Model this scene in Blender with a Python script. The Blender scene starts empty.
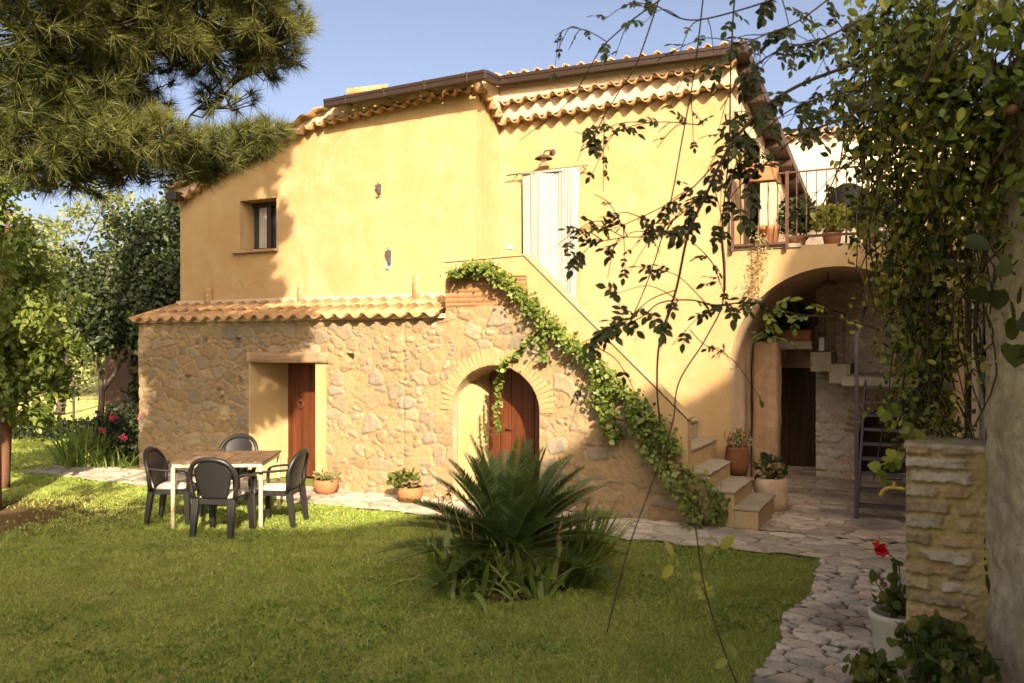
import bpy, math, random
import numpy as np
from mathutils import Vector, Matrix

R = math.radians
rng = np.random.default_rng(7)
random.seed(7)
scn = bpy.context.scene
col = scn.collection

# ------------------------------------------------------------------ camera
F_PX, CX, HZ, CAMZ = 840.0, 512.0, 344.0, 2.1
cam_d = bpy.data.cameras.new('camera')
cam = bpy.data.objects.new('camera', cam_d)
col.objects.link(cam)
cam.location = (0, 0, CAMZ)
cam.rotation_euler = (R(90), 0, 0)
cam_d.sensor_width = 36
cam_d.lens = F_PX / 1024 * 36
cam_d.shift_y = 2.5 / 1024
cam_d.clip_start = 0.05
cam_d.clip_end = 2000
cam_d.dof.use_dof = True
cam_d.dof.focus_distance = 10.5
cam_d.dof.aperture_fstop = 5.0
scn.camera = cam

# ------------------------------------------------------------------ light
SUN_DIR = Vector((-0.22, 0.975, 0)).normalized()      # horizontal travel of the light
SUN_EL = R(28)
travel = Vector((SUN_DIR.x * math.cos(SUN_EL), SUN_DIR.y * math.cos(SUN_EL), -math.sin(SUN_EL)))
sd = bpy.data.lights.new('sun', 'SUN')
sd.energy = 4.8
sd.angle = R(0.55)
sd.color = (1.0, 0.90, 0.76)
sun = bpy.data.objects.new('sun', sd)
col.objects.link(sun)
sun.rotation_euler = travel.to_track_quat('-Z', 'Y').to_euler()
sun.location = (0, 0, 30)
world = bpy.data.worlds.new('World')
scn.world = world
world.use_nodes = True
wn = world.node_tree
wn.nodes.clear()
wo = wn.nodes.new('ShaderNodeOutputWorld')
wb = wn.nodes.new('ShaderNodeBackground')
ws = wn.nodes.new('ShaderNodeTexSky')
ws.sky_type = 'NISHITA'
ws.sun_disc = False
ws.sun_elevation = SUN_EL
ws.sun_rotation = math.atan2(-travel.x, -travel.y)
ws.dust_density = 5.0
ws.air_density = 0.38
ws.ozone_density = 0.2
wb.inputs['Strength'].default_value = 0.15
wn.links.new(ws.outputs[0], wb.inputs[0])
wn.links.new(wb.outputs[0], wo.inputs[0])
vs = scn.view_settings
vs.view_transform = 'Standard'
vs.look = 'None'
vs.exposure = 1.50
vs.gamma = 1.0
vs.use_white_balance = True
vs.white_balance_temperature = 7600
vs.white_balance_tint = 10
scn.render.engine = 'CYCLES'
scn.cycles.max_bounces = 7
scn.cycles.diffuse_bounces = 4
scn.cycles.transparent_max_bounces = 8
scn.cycles.use_denoising = True
scn.cycles.sample_clamp_indirect = 6

# ------------------------------------------------------------------ frame of the house: u along the facade, v into it
OX, OY = 0.0, 10.84
UX, UY = 0.8926, -0.4508
VX, VY = 0.4508, 0.8926
HOUSE_ROT = math.atan2(UY, UX)
V1, V2 = 0.85, 1.56


def L(u, v, z=0.0):
    return Vector((OX + u * UX + v * VX, OY + u * UY + v * VY, z))


def PU(px, v):
    k = (px - CX) / F_PX
    return (k * (OY + VY * v) - VX * v) / (UX - UY * k)


def PZ(px, py, v):
    u = PU(px, v)
    y = OY + u * UY + v * VY
    return u, CAMZ + (HZ - py) / F_PX * y


def PW(px, py, d):
    return Vector(((px - CX) / F_PX * d, d, CAMZ + (HZ - py) / F_PX * d))


def PG(px, py, z=0.0):
    d = (CAMZ - z) * F_PX / (py - HZ)
    return Vector(((px - CX) / F_PX * d, d, z))


# ------------------------------------------------------------------ object helpers
def tag(o, label=None, cat=None, group=None, kind=None):
    if label:
        o['label'] = label
    if cat:
        o['category'] = cat
    if group:
        o['group'] = group
    if kind:
        o['kind'] = kind
    return o


def empty(name, loc=(0, 0, 0), rz=0.0, label=None, cat=None, group=None):
    o = bpy.data.objects.new(name, None)
    col.objects.link(o)
    o.location = loc
    o.rotation_euler = (0, 0, rz)
    o.empty_display_size = 0.2
    return tag(o, label, cat, group)


def link_mesh(name, me, mat, parent=None, smooth=False):
    o = bpy.data.objects.new(name, me)
    col.objects.link(o)
    if mat is not None:
        me.materials.append(mat)
    if smooth:
        me.shade_smooth()
    if parent is not None:
        o.parent = parent
    return o


def np_mesh(name, V, F, mat, parent=None, smooth=False, color=None):
    """V (n,3), F (m,k) uniform faces."""
    V = np.asarray(V, np.float32)
    F = np.asarray(F, np.int32)
    me = bpy.data.meshes.new(name)
    me.vertices.add(len(V))
    me.vertices.foreach_set('co', V.ravel())
    m, k = F.shape
    me.loops.add(m * k)
    me.loops.foreach_set('vertex_index', F.ravel())
    me.polygons.add(m)
    me.polygons.foreach_set('loop_start', np.arange(0, m * k, k, dtype=np.int32))
    me.polygons.foreach_set('loop_total', np.full(m, k, np.int32))
    me.update(calc_edges=True)
    if color is not None:
        a = me.color_attributes.new('stone', 'FLOAT_COLOR', 'POINT')
        c = np.ones((len(V), 4), np.float32)
        c[:, :3] = color
        a.data.foreach_set('color', c.ravel())
    return link_mesh(name, me, mat, parent, smooth)


class MB:
    def __init__(self):
        self.v = []
        self.f = []

    def add(self, vs, fs):
        b = len(self.v)
        self.v += [tuple(p) for p in vs]
        self.f += [tuple(i + b for i in f) for f in fs]
        return self

    def box(self, x0, x1, y0, y1, z0, z1):
        self.add([(x0, y0, z0), (x1, y0, z0), (x1, y1, z0), (x0, y1, z0),
                  (x0, y0, z1), (x1, y0, z1), (x1, y1, z1), (x0, y1, z1)],
                 [(0, 3, 2, 1), (4, 5, 6, 7), (0, 1, 5, 4), (1, 2, 6, 5), (2, 3, 7, 6), (3, 0, 4, 7)])
        return self

    def obox(self, c, ax, ay, az):
        c, ax, ay, az = Vector(c), Vector(ax), Vector(ay), Vector(az)
        vs = [c + sx * ax + sy * ay + sz * az for sz in (-1, 1) for (sx, sy) in ((-1, -1), (1, -1), (1, 1), (-1, 1))]
        self.add(vs, [(0, 3, 2, 1), (4, 5, 6, 7), (0, 1, 5, 4), (1, 2, 6, 5), (2, 3, 7, 6), (3, 0, 4, 7)])
        return self

    def prism_uz(self, poly, v0, v1):
        n = len(poly)
        vs = [(u, v0, z) for u, z in poly] + [(u, v1, z) for u, z in poly]
        fs = [tuple(range(n)), tuple(range(2 * n - 1, n - 1, -1))]
        fs += [(i, i + n, (i + 1) % n + n, (i + 1) % n) for i in range(n)]
        return self.add(vs, fs)

    def prism_xy(self, poly, z0, z1):
        n = len(poly)
        vs = [(x, y, z0) for x, y in poly] + [(x, y, z1) for x, y in poly]
        fs = [tuple(range(n - 1, -1, -1)), tuple(range(n, 2 * n))]
        fs += [(i, (i + 1) % n, (i + 1) % n + n, i + n) for i in range(n)]
        return self.add(vs, fs)

    def tube(self, pts, rad, n=6, caps=True):
        pts = [Vector(p) for p in pts]
        if not hasattr(rad, '__len__'):
            rad = [rad] * len(pts)
        b = len(self.v)
        prev = None
        for i, p in enumerate(pts):
            t = (pts[min(i + 1, len(pts) - 1)] - pts[max(i - 1, 0)])
            t = t.normalized() if t.length > 1e-9 else Vector((0, 0, 1))
            if prev is None:
                a = t.orthogonal().normalized()
            else:
                a = prev - t * prev.dot(t)
                a = a.normalized() if a.length > 1e-6 else t.orthogonal().normalized()
            prev = a
            c = t.cross(a)
            for j in range(n):
                an = 2 * math.pi * j / n
                self.v.append(tuple(p + rad[i] * (math.cos(an) * a + math.sin(an) * c)))
        for i in range(len(pts) - 1):
            for j in range(n):
                a0 = b + i * n + j
                a1 = b + i * n + (j + 1) % n
                self.f.append((a0, a1, a1 + n, a0 + n))
        if caps:
            self.f.append(tuple(b + j for j in range(n - 1, -1, -1)))
            e = b + (len(pts) - 1) * n
            self.f.append(tuple(e + j for j in range(n)))
        return self

    def lathe(self, prof, c=(0, 0, 0), n=24):
        b = len(self.v)
        for r, z in prof:
            for j in range(n):
                a = 2 * math.pi * j / n
                self.v.append((c[0] + r * math.cos(a), c[1] + r * math.sin(a), c[2] + z))
        for i in range(len(prof) - 1):
            for j in range(n):
                a0 = b + i * n + j
                a1 = b + i * n + (j + 1) % n
                self.f.append((a0, a1, a1 + n, a0 + n))
        return self

    def build(self, name, mat, parent=None, smooth=False, bevel=0.0):
        me = bpy.data.meshes.new(name)
        me.from_pydata(self.v, [], self.f)
        me.update()
        o = link_mesh(name, me, mat, parent, False)
        if smooth:
            me.shade_smooth()
        if bevel > 0:
            m = o.modifiers.new('bevel', 'BEVEL')
            m.width = bevel
            m.segments = 2
            m.limit_method = 'ANGLE'
            m.angle_limit = R(40)
        return o


def wave_strip(mb, A, B, out, ov, droop, period=0.2, amp=0.05, th=0.018, back=0.0, jitter=0.012):
    A, B, out = Vector(A), Vector(B), Vector(out)
    ln = (B - A).length
    nt = max(1, round(ln / period))
    per = 12
    n = nt * per
    jit = [(random.uniform(-jitter, jitter), random.uniform(-jitter, jitter) * .6) for _ in range(nt + 1)]
    rows = []
    for i in range(n + 1):
        t = i / n
        k = min(nt, int(i / per))
        ph = 2 * math.pi * i / per
        c = math.cos(ph)
        w = amp * (math.copysign(abs(c) ** 0.75, c))
        base = A.lerp(B, t)
        jo, jz = jit[k]
        z = Vector((0, 0, 1))
        p0 = base - out * back + z * (w)
        p1 = base + out * (ov + (jo if c > 0 else jo * .3)) + z * (w * .92 - droop + jz * (1 if c > 0 else 0))
        rows.append((p0, p1, p0 - z * th, p1 - z * th))
    vs = [p for r in rows for p in r]
    fs = []
    for i in range(n):
        a, b = i * 4, i * 4 + 4
        fs += [(a, b, b + 1, a + 1), (a + 2, a + 3, b + 3, b + 2), (a + 1, b + 1, b + 3, a + 3), (a, a + 2, b + 2, b)]
    mb.add(vs, fs)


def strip_box(mb, A, B, out, o0, o1, za, zb=None):
    """box along A->B, from offset o0 to o1 along out; za=(lo,hi) heights above A, zb above B"""
    A, B, out = Vector(A), Vector(B), Vector(out)
    zb = zb or za
    Z = Vector((0, 0, 1))
    vs = [A + out * o0 + Z * za[0], A + out * o1 + Z * za[0], A + out * o1 + Z * za[1], A + out * o0 + Z * za[1],
          B + out * o0 + Z * zb[0], B + out * o1 + Z * zb[0], B + out * o1 + Z * zb[1], B + out * o0 + Z * zb[1]]
    mb.add(vs, [(0, 1, 2, 3), (7, 6, 5, 4), (0, 4, 5, 1), (1, 5, 6, 2), (2, 6, 7, 3), (3, 7, 4, 0)])


# ------------------------------------------------------------------ numpy noise
_tab = np.random.default_rng(11).random((256, 256))


def vnoise(x, y):
    xi = np.floor(x).astype(int)
    yi = np.floor(y).astype(int)
    fx, fy = x - xi, y - yi
    fx = fx * fx * (3 - 2 * fx)
    fy = fy * fy * (3 - 2 * fy)
    g = lambda a, b: _tab[a % 256, b % 256]
    return (g(xi, yi) * (1 - fx) + g(xi + 1, yi) * fx) * (1 - fy) + (g(xi, yi + 1) * (1 - fx) + g(xi + 1, yi + 1) * fx) * fy


def fbm(x, y, o=4):
    s, a, t = 0, 0.5, 0
    for i in range(o):
        s = s + a * vnoise(x * 2 ** i + 17.3 * i, y * 2 ** i + 5.1 * i)
        t += a
        a *= 0.5
    return s / t


def sstep(a, b, x):
    t = np.clip((x - a) / (b - a), 0, 1)
    return t * t * (3 - 2 * t)


def stones(x, y, sx, sy, seed, jit=0.42, warp=0.25):
    """cell id hash + edge distance (metres-ish) for a field of rough stones of size sx by sy"""
    x = x + (fbm(x / sx * 1.3, y / sy * 1.3 + 40, 3) - .5) * sx * warp * 2
    y = y + (fbm(x / sx * 1.3 + 80, y / sy * 1.3, 3) - .5) * sy * warp * 2
    X, Y = x / sx, y / sy
    r = np.random.default_rng(seed)
    T = r.random((128, 128, 4))
    ci, cj = np.floor(X).astype(int), np.floor(Y).astype(int)
    f1 = np.full(X.shape, 9.0)
    f2 = np.full(X.shape, 9.0)
    idx = np.zeros(X.shape, int)
    idy = np.zeros(X.shape, int)
    for di in (-2, -1, 0, 1, 2):
        for dj in (-2, -1, 0, 1, 2):
            i, j = ci + di, cj + dj
            t = T[i % 128, j % 128]
            qx = i + .5 + (t[..., 0] - .5) * 2 * jit + .5 * (j % 2)
            qy = j + .5 + (t[..., 1] - .5) * 2 * jit * .8
            w = .68 + .64 * t[..., 2]
            d = np.sqrt((X - qx) ** 2 + (Y - qy) ** 2) / w
            m = d < f1
            f2 = np.where(m, f1, np.minimum(f2, d))
            idx = np.where(m, i, idx)
            idy = np.where(m, j, idy)
            f1 = np.where(m, d, f1)
    h = r.random((128, 128, 4))[idx % 128, idy % 128]
    return f2 - f1, h


# ------------------------------------------------------------------ materials
class NB:
    def __init__(self, name):
        self.m = bpy.data.materials.new(name)
        self.m.use_nodes = True
        self.t = self.m.node_tree
        self.t.nodes.clear()
        self.out = self.t.nodes.new('ShaderNodeOutputMaterial')

    def n(self, typ, props=None, **inp):
        nd = self.t.nodes.new('ShaderNode' + typ)
        for k, v in (props or {}).items():
            setattr(nd, k, v)
        for k, v in inp.items():
            key = int(k[1:]) if k[0] == '_' and k[1:].isdigit() else k.replace('_', ' ')
            s = nd.inputs[key]
            if isinstance(v, bpy.types.NodeSocket):
                self.t.links.new(v, s)
            else:
                s.default_value = v
        return nd

    def ramp(self, fac, stops):
        nd = self.t.nodes.new('ShaderNodeValToRGB')
        e = nd.color_ramp.elements
        while len(e) < len(stops):
            e.new(0.5)
        for el, (p, c) in zip(e, stops):
            el.position = p
            el.color = (*c, 1) if len(c) == 3 else c
        self.t.links.new(fac, nd.inputs[0])
        return nd.outputs[0]

    def mix(self, fac, a, b, typ='MIX'):
        nd = self.t.nodes.new('ShaderNodeMix')
        nd.data_type = 'RGBA'
        nd.blend_type = typ
        for s, v in ((nd.inputs[0], fac), (nd.inputs[6], a), (nd.inputs[7], b)):
            if isinstance(v, bpy.types.NodeSocket):
                self.t.links.new(v, s)
            elif isinstance(v, (int, float)):
                s.default_value = v
            else:
                s.default_value = (*v, 1)
        return nd.outputs[2]

    def noise(self, scale, detail=5, rough=.55, vec=None, dist=0.0):
        nd = self.n('TexNoise', None, Scale=scale, Detail=detail, Roughness=rough, Distortion=dist)
        if vec is None:
            vec = self.obj()
        self.t.links.new(vec, nd.inputs['Vector'])
        return nd.outputs['Fac']

    def obj(self):
        if not hasattr(self, '_tc'):
            self._tc = self.t.nodes.new('ShaderNodeTexCoord')
        return self._tc.outputs['Object']

    def mapped(self, sc):
        nd = self.n('Mapping', None, Scale=sc)
        self.t.links.new(self.obj(), nd.inputs['Vector'])
        return nd.outputs[0]

    def bump(self, h, strength=.3, dist=.01):
        return self.n('Bump', None, Height=h, Strength=strength, Distance=dist).outputs[0]

    def bsdf(self, color, rough=.8, normal=None, spec=.3, metal=0.0):
        p = self.n('BsdfPrincipled', None, Roughness=rough, Metallic=metal)
        p.inputs['Specular IOR Level'].default_value = spec
        s = p.inputs['Base Color']
        if isinstance(color, bpy.types.NodeSocket):
            self.t.links.new(color, s)
        else:
            s.default_value = (*color, 1)
        if normal is not None:
            self.t.links.new(normal, p.inputs['Normal'])
        return p

    def done(self, sh):
        self.t.links.new(sh.outputs[0], self.out.inputs[0])
        return self.m


def m_plaster(name, base, dark, light, streak=.5, bump=.25, scale=1.0, stain=None, pits=0, cracks=0):
    b = NB(name)
    big = b.noise(.55 * scale, 6, .6, dist=.6)
    mid = b.noise(3.2 * scale, 6, .65)
    st = b.noise(1.0, 5, .6, b.mapped((3.5 * scale, 3.5 * scale, .35 * scale)))
    fine = b.noise(60 * scale, 4, .6)
    c = b.mix(b.ramp(big, [(.36, (0, 0, 0)), (.68, (1, 1, 1))]), dark, base)
    c = b.mix(b.ramp(mid, [(.45, (0, 0, 0)), (.75, (.7, .7, .7))]), c, light)
    s = b.ramp(st, [(.5, (0, 0, 0)), (.78, (streak, streak, streak))])
    c = b.mix(s, c, stain or tuple(x * .62 for x in base))
    c = b.mix(b.ramp(fine, [(.3, (.12, .12, .12)), (.6, (0, 0, 0))]), c, tuple(x * .5 for x in base))
    if cracks:
        wv = b.n('VectorMath', {'operation': 'ADD'})
        b.t.links.new(b.obj(), wv.inputs[0])
        nz = b.n('TexNoise', None, Scale=2.5, Detail=4.0)
        b.t.links.new(b.obj(), nz.inputs['Vector'])
        b.t.links.new(nz.outputs['Color'], wv.inputs[1])
        vo_ = b.n('TexVoronoi', {'feature': 'DISTANCE_TO_EDGE'}, Scale=.75)
        b.t.links.new(wv.outputs[0], vo_.inputs['Vector'])
        ck = b.ramp(vo_.outputs['Distance'], [(0.0, (cracks, cracks, cracks)), (.006, (0, 0, 0))])
        msk = b.ramp(b.noise(.8, 3), [(.52, (0, 0, 0)), (.62, (1, 1, 1))])
        c = b.mix(b.mix(1.0, ck, msk, 'MULTIPLY'), c, tuple(x * .45 for x in base))
        pt = b.ramp(b.noise(.9, 5, .55, None, 1.2), [(.60, (0, 0, 0)), (.64, (.2, .2, .2))])
        c = b.mix(pt, c, tuple(min(1, x * 1.12 + .035) for x in light))
        rn = b.noise(1.0, 6, .7, b.mapped((9, 9, .22)))
        c = b.mix(b.ramp(rn, [(.60, (0, 0, 0)), (.76, (.28, .28, .28))]), c, (.24, .165, .085))
    if pits:
        pn = b.noise(34, 4, .7)
        c = b.mix(b.ramp(pn, [(.30, (pits, pits, pits)), (.42, (0, 0, 0))]), c, tuple(x * .3 for x in base))
        c = b.mix(b.ramp(b.noise(7, 6, .7), [(.42, (0, 0, 0)), (.6, (.6, .6, .6))]), c, tuple(x * .62 for x in dark))
        fine = pn
    h = b.mix(.5, b.noise(9 * scale, 5), fine)
    return b.done(b.bsdf(c, .92, b.bump(h, bump, .012), .15))


def m_attr(name, rough=.9, bump=.5, fine=90, mul=.35, spec=.2):
    b = NB(name)
    a = b.n('Attribute', {'attribute_name': 'stone'}).outputs['Color']
    f1 = b.noise(fine * .3, 6, .65)
    f2 = b.noise(fine, 4, .7)
    c = b.mix(mul, a, b.ramp(f1, [(.3, (.25, .22, .2)), (.55, (.9, .9, .9)), (.75, (1, 1, 1))]), 'MULTIPLY')
    c = b.mix(b.ramp(f2, [(.32, (.35, .35, .35)), (.5, (0, 0, 0))]), c, b.mix(1.0, c, (.55, .5, .45), 'MULTIPLY'))
    return b.done(b.bsdf(c, rough, b.bump(b.mix(.5, f1, f2), bump, .012), spec))


def m_leaf(name, stops, rough=.5, trans=.35, spec=.35, var_scale=.8, tint=None):
    b = NB(name)
    g = b.n('NewGeometry')
    c = b.ramp(g.outputs['Random Per Island'], stops)
    pos = g.outputs['Position']
    n1 = b.noise(var_scale, 3, .5, pos)
    c = b.mix(b.ramp(n1, [(.38, (0, 0, 0)), (.68, (.55, .55, .55))]), c, tint or stops[-1][1])
    p = b.bsdf(c, rough, None, spec)
    tr = b.n('BsdfTranslucent', None)
    b.t.links.new(b.mix(1.0, c, (1.3, 1.25, .6), 'MULTIPLY'), tr.inputs[0])
    mx = b.n('MixShader', None, _0=trans)
    b.t.links.new(p.outputs[0], mx.inputs[1])
    b.t.links.new(tr.outputs[0], mx.inputs[2])
    return b.done(mx)


def m_wood(name, c0, c1, scale=1.0, rough=.6, axis=2, worn=None):
    b = NB(name)
    sc = [14 * scale] * 3
    sc[axis] = .9 * scale
    g = b.noise(1.0, 6, .6, b.mapped(tuple(sc)), .5)
    c = b.ramp(g, [(.3, c0), (.65, c1)])
    if worn:
        c = b.mix(b.ramp(b.noise(4 * scale, 5), [(.52, (0, 0, 0)), (.66, (.8, .8, .8))]), c, worn)
    return b.done(b.bsdf(c, rough, b.bump(g, .25, .004), .3))


def m_simple(name, c, rough=.5, spec=.4, metal=0.0, var=.25, scale=6, bump=.0):
    b = NB(name)
    n1 = b.noise(scale, 5, .6)
    cc = b.mix(b.ramp(n1, [(.35, (var, var, var)), (.7, (0, 0, 0))]), c, tuple(x * .5 for x in c))
    return b.done(b.bsdf(cc, rough, b.bump(b.noise(scale * 8, 4), bump, .004) if bump else None, spec, metal))


M = {}
M['yellow'] = m_plaster('yellow_plaster', (.39, .268, .138), (.35, .225, .102), (.42, .305, .175), .38, .3, stain=(.31, .18, .07), cracks=.5)
M['yellow_pale'] = m_plaster('pale_yellow_plaster', (.42, .30, .155), (.37, .245, .11), (.45, .35, .21), .4, .25)
M['cream'] = m_plaster('cream_plaster', (.54, .40, .27), (.47, .33, .21), (.58, .46, .34), .3, .25, 1.5)
M['white_wall'] = m_plaster('white_rough_plaster', (.50, .42, .32), (.43, .36, .27), (.52, .46, .36), .5, .9, 1.2, pits=.5)
M['pier'] = m_plaster('ochre_rough_plaster', (.50, .36, .23), (.38, .26, .16), (.58, .46, .33), .5, .8, 1.6)
M['pier_dark'] = m_plaster('reddish_rough_plaster', (.34, .215, .125), (.24, .15, .085), (.44, .32, .21), .6, 1.0, 2.5)
M['grey_wall'] = m_plaster('grey_rough_plaster', (.58, .48, .32), (.40, .31, .20), (.72, .63, .46), .35, 1.0, 1.6, stain=(.26, .19, .11), pits=.9)
M['stone'] = m_attr('rubble_stone', .92, .55, 70, .38)
M['paving'] = m_attr('paving_stone', .8, .35, 60, .35)
M['brickwork'] = m_attr('old_brickwork', .92, .7, 90, .4)


def m_tile():
    b = NB('terracotta_tile')
    g = b.n('NewGeometry').outputs['Random Per Island']
    n1 = b.noise(5, 6, .65)
    n2 = b.noise(26, 5, .6)
    c = b.ramp(n1, [(.3, (.25, .125, .055)), (.5, (.345, .20, .092)), (.7, (.39, .27, .14))])
    c = b.mix(b.ramp(n2, [(.55, (0, 0, 0)), (.7, (.7, .7, .7))]), c, (.55, .49, .36))
    c = b.mix(b.ramp(b.noise(11, 4), [(.6, (0, 0, 0)), (.72, (.6, .6, .6))]), c, (.17, .13, .09))
    return b.done(b.bsdf(c, .9, b.bump(n2, .4, .006), .15))


M['tile'] = m_tile()
M['gutter'] = m_simple('brown_gutter_metal', (.045, .028, .02), .35, .5, 0.4, .3)
M['door'] = m_wood('brown_door_wood', (.048, .013, .005), (.115, .032, .011), 1.0, .45)
M['dark_wood'] = m_wood('dark_window_wood', (.025, .012, .008), (.06, .028, .016), 1.4, .5)
M['beam'] = m_wood('weathered_beam_wood', (.10, .055, .03), (.33, .21, .12), .8, .85, 0, (.42, .31, .2))
M['table_wood'] = m_wood('weathered_table_wood', (.06, .034, .018), (.15, .09, .048), 1.2, .75, 0, (.23, .165, .10))
M['cream_metal'] = m_simple('cream_painted_metal', (.52, .46, .27), .5, .4, 0, .25, 14)
M['curtain'] = m_simple('white_curtain_cloth', (.33, .30, .26), .95, .05, 0, .06, 3)
M['iron'] = m_simple('rusty_iron', (.10, .045, .03), .75, .3, .2, .5, 22, .3)
M['steel'] = m_simple('grey_painted_steel', (.085, .066, .066), .6, .4, .2, .4, 9)
M['concrete'] = m_plaster('concrete', (.33, .28, .20), (.23, .19, .14), (.42, .36, .27), .5, .5, 2)
M['terracotta'] = m_simple('terracotta', (.35, .145, .068), .85, .15, 0, .35, 7, .2)
M['urn'] = m_simple('dark_terracotta', (.16, .065, .03), .85, .15, 0, .4, 7, .2)
M['white_pot'] = m_simple('pale_pot', (.50, .47, .36), .8, .2, 0, .3, 7, .2)
M['soil'] = m_simple('soil', (.045, .03, .018), .95, .1, 0, .4, 20, .6)
M['black'] = m_simple('black_paint', (.012, .012, .012), .6, .3, 0, .2)
M['cushion'] = m_simple('pale_cushion_cloth', (.46, .41, .33), .95, .05, 0, .2, 9)
M['brass'] = m_simple('yellow_brass', (.52, .35, .08), .45, .5, .6, .4, 20)
M['dark'] = m_simple('interior_shade', (.02, .015, .011), .95, .05, 0, .2)  # near-black colour standing in for shade inside an opening
M['lamp_white'] = m_simple('lamp_white', (.5, .47, .4), .4, .4, 0, .1)
M['bulb'] = m_simple('lamp_glass', (.75, .62, .45), .3, .5, 0, .1)
M['bark'] = m_wood('pine_bark', (.04, .017, .010), (.13, .058, .032), .7, .95, 2, (.18, .10, .065))
M['bark_dark'] = m_wood('grey_bark', (.025, .018, .013), (.085, .06, .045), .9, .95)
M['stem'] = m_simple('vine_stem', (.07, .045, .025), .8, .2, 0, .4, 20)
M['stem_green'] = m_simple('green_stem', (.10, .13, .035), .7, .2, 0, .3, 20)


def m_plastic():
    b = NB('dark_woven_plastic')
    mp = b.mapped((1, 1, 1))
    br = b.n('TexBrick', {'offset': .5}, Scale=26.0)
    br.inputs['Mortar Size'].default_value = .03
    sep = b.n('SeparateXYZ')
    b.t.links.new(mp, sep.inputs[0])
    cmb = b.n('CombineXYZ')
    b.t.links.new(sep.outputs[0], cmb.inputs[0])
    b.t.links.new(sep.outputs[2], cmb.inputs[1])
    b.t.links.new(cmb.outputs[0], br.inputs['Vector'])
    return b.done(b.bsdf((.014, .013, .013), .42, b.bump(br.outputs['Fac'], -.9, .006), .45))


M['weave'] = m_plastic()
M['plastic'] = m_simple('dark_plastic', (.014, .013, .013), .42, .45, 0, .2)


def m_glass():
    b = NB('window_glass')
    return b.done(b.bsdf((.03, .035, .04), .06, None, .8))


M['glass'] = m_glass()


def m_ground():
    b = NB('lawn_ground')
    pos = b.n('NewGeometry').outputs['Position']
    n1 = b.noise(.35, 5, .6, pos)
    n2 = b.noise(3.0, 5, .6, pos)
    n3 = b.noise(60, 4, .7, pos)
    c = b.ramp(n1, [(.3, (.17, .20, .045)), (.7, (.28, .28, .08))])
    c = b.mix(b.ramp(n2, [(.5, (0, 0, 0)), (.72, (.5, .5, .5))]), c, (.27, .22, .10))
    c = b.mix(b.ramp(n3, [(.3, (.6, .6, .6)), (.6, (0, 0, 0))]), c, (.03, .035, .01))
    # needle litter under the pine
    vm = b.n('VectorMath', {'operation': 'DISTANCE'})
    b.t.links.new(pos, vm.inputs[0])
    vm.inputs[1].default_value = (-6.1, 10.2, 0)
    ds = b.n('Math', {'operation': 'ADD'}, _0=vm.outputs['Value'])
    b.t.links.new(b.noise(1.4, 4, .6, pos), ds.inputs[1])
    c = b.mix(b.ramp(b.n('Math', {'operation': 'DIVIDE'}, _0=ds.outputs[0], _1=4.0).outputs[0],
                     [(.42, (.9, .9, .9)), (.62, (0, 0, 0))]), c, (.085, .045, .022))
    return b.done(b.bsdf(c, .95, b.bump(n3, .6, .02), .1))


M['ground'] = m_ground()


def m_grass():
    b = NB('grass_blade')
    g = b.n('NewGeometry')
    pos = g.outputs['Position']
    c = b.ramp(g.outputs['Random Per Island'], [(0, (.10, .18, .025)), (.35, (.235, .35, .06)), (.8, (.375, .45, .10)), (1, (.58, .55, .24))])
    c = b.mix(b.ramp(b.noise(.45, 4, .6, pos), [(.40, (0, 0, 0)), (.66, (.75, .75, .75))]), c, (.44, .45, .13))
    c = b.mix(b.ramp(b.noise(2.6, 4, .6, pos), [(.50, (0, 0, 0)), (.68, (.65, .65, .65))]), c, (.17, .25, .04))
    c = b.mix(b.ramp(b.noise(7.0, 3, .6, pos), [(.60, (0, 0, 0)), (.72, (.6, .6, .6))]), c, (.48, .40, .19))
    p = b.bsdf(c, .7, None, .12)
    tr = b.n('BsdfTranslucent', None)
    b.t.links.new(c, tr.inputs[0])
    mx = b.n('MixShader', None, _0=.35)
    b.t.links.new(p.outputs[0], mx.inputs[1])
    b.t.links.new(tr.outputs[0], mx.inputs[2])
    return b.done(mx)


M['grass'] = m_grass()
M['clover'] = m_leaf('clover_leaf', [(0, (.06, .11, .02)), (1, (.17, .24, .05))], .6, .3, .2)
M['field'] = m_simple('dry_field', (.42, .42, .15), .95, .1, 0, .35, .4)
M['pine'] = m_leaf('pine_needle', [(0, (.024, .034, .010)), (.6, (.065, .082, .02)), (1, (.20, .20, .05))], .55, .2, .25, .9, (.15, .145, .04))
M['laurel'] = m_leaf('laurel_leaf', [(0, (.05, .09, .018)), (.6, (.10, .15, .03)), (1, (.19, .23, .05))], .45, .4, .4)
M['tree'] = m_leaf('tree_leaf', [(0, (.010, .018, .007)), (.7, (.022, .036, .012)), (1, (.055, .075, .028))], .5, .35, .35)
M['olive'] = m_leaf('olive_leaf', [(0, (.09, .115, .04)), (1, (.22, .24, .09))], .5, .45, .35)
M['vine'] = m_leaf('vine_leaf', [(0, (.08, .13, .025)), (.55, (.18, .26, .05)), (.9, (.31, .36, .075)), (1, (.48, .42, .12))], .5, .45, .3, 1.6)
M['vine_dark'] = m_leaf('vine_leaf_shade_tone', [(0, (.018, .026, .008)), (.7, (.036, .052, .013)), (1, (.085, .105, .024))], .5, .3, .3, 1.6)  # darker copy of the vine leaf, shade and silhouette put into the colour
M['ivy'] = m_leaf('ivy_leaf', [(0, (.045, .085, .014)), (.55, (.10, .15, .025)), (1, (.20, .23, .05))], .45, .3, .4, 2.0)
M['cycad'] = m_leaf('cycad_leaf', [(0, (.03, .055, .018)), (.7, (.065, .11, .032)), (1, (.15, .21, .065))], .35, .2, .5, 2.0)
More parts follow.
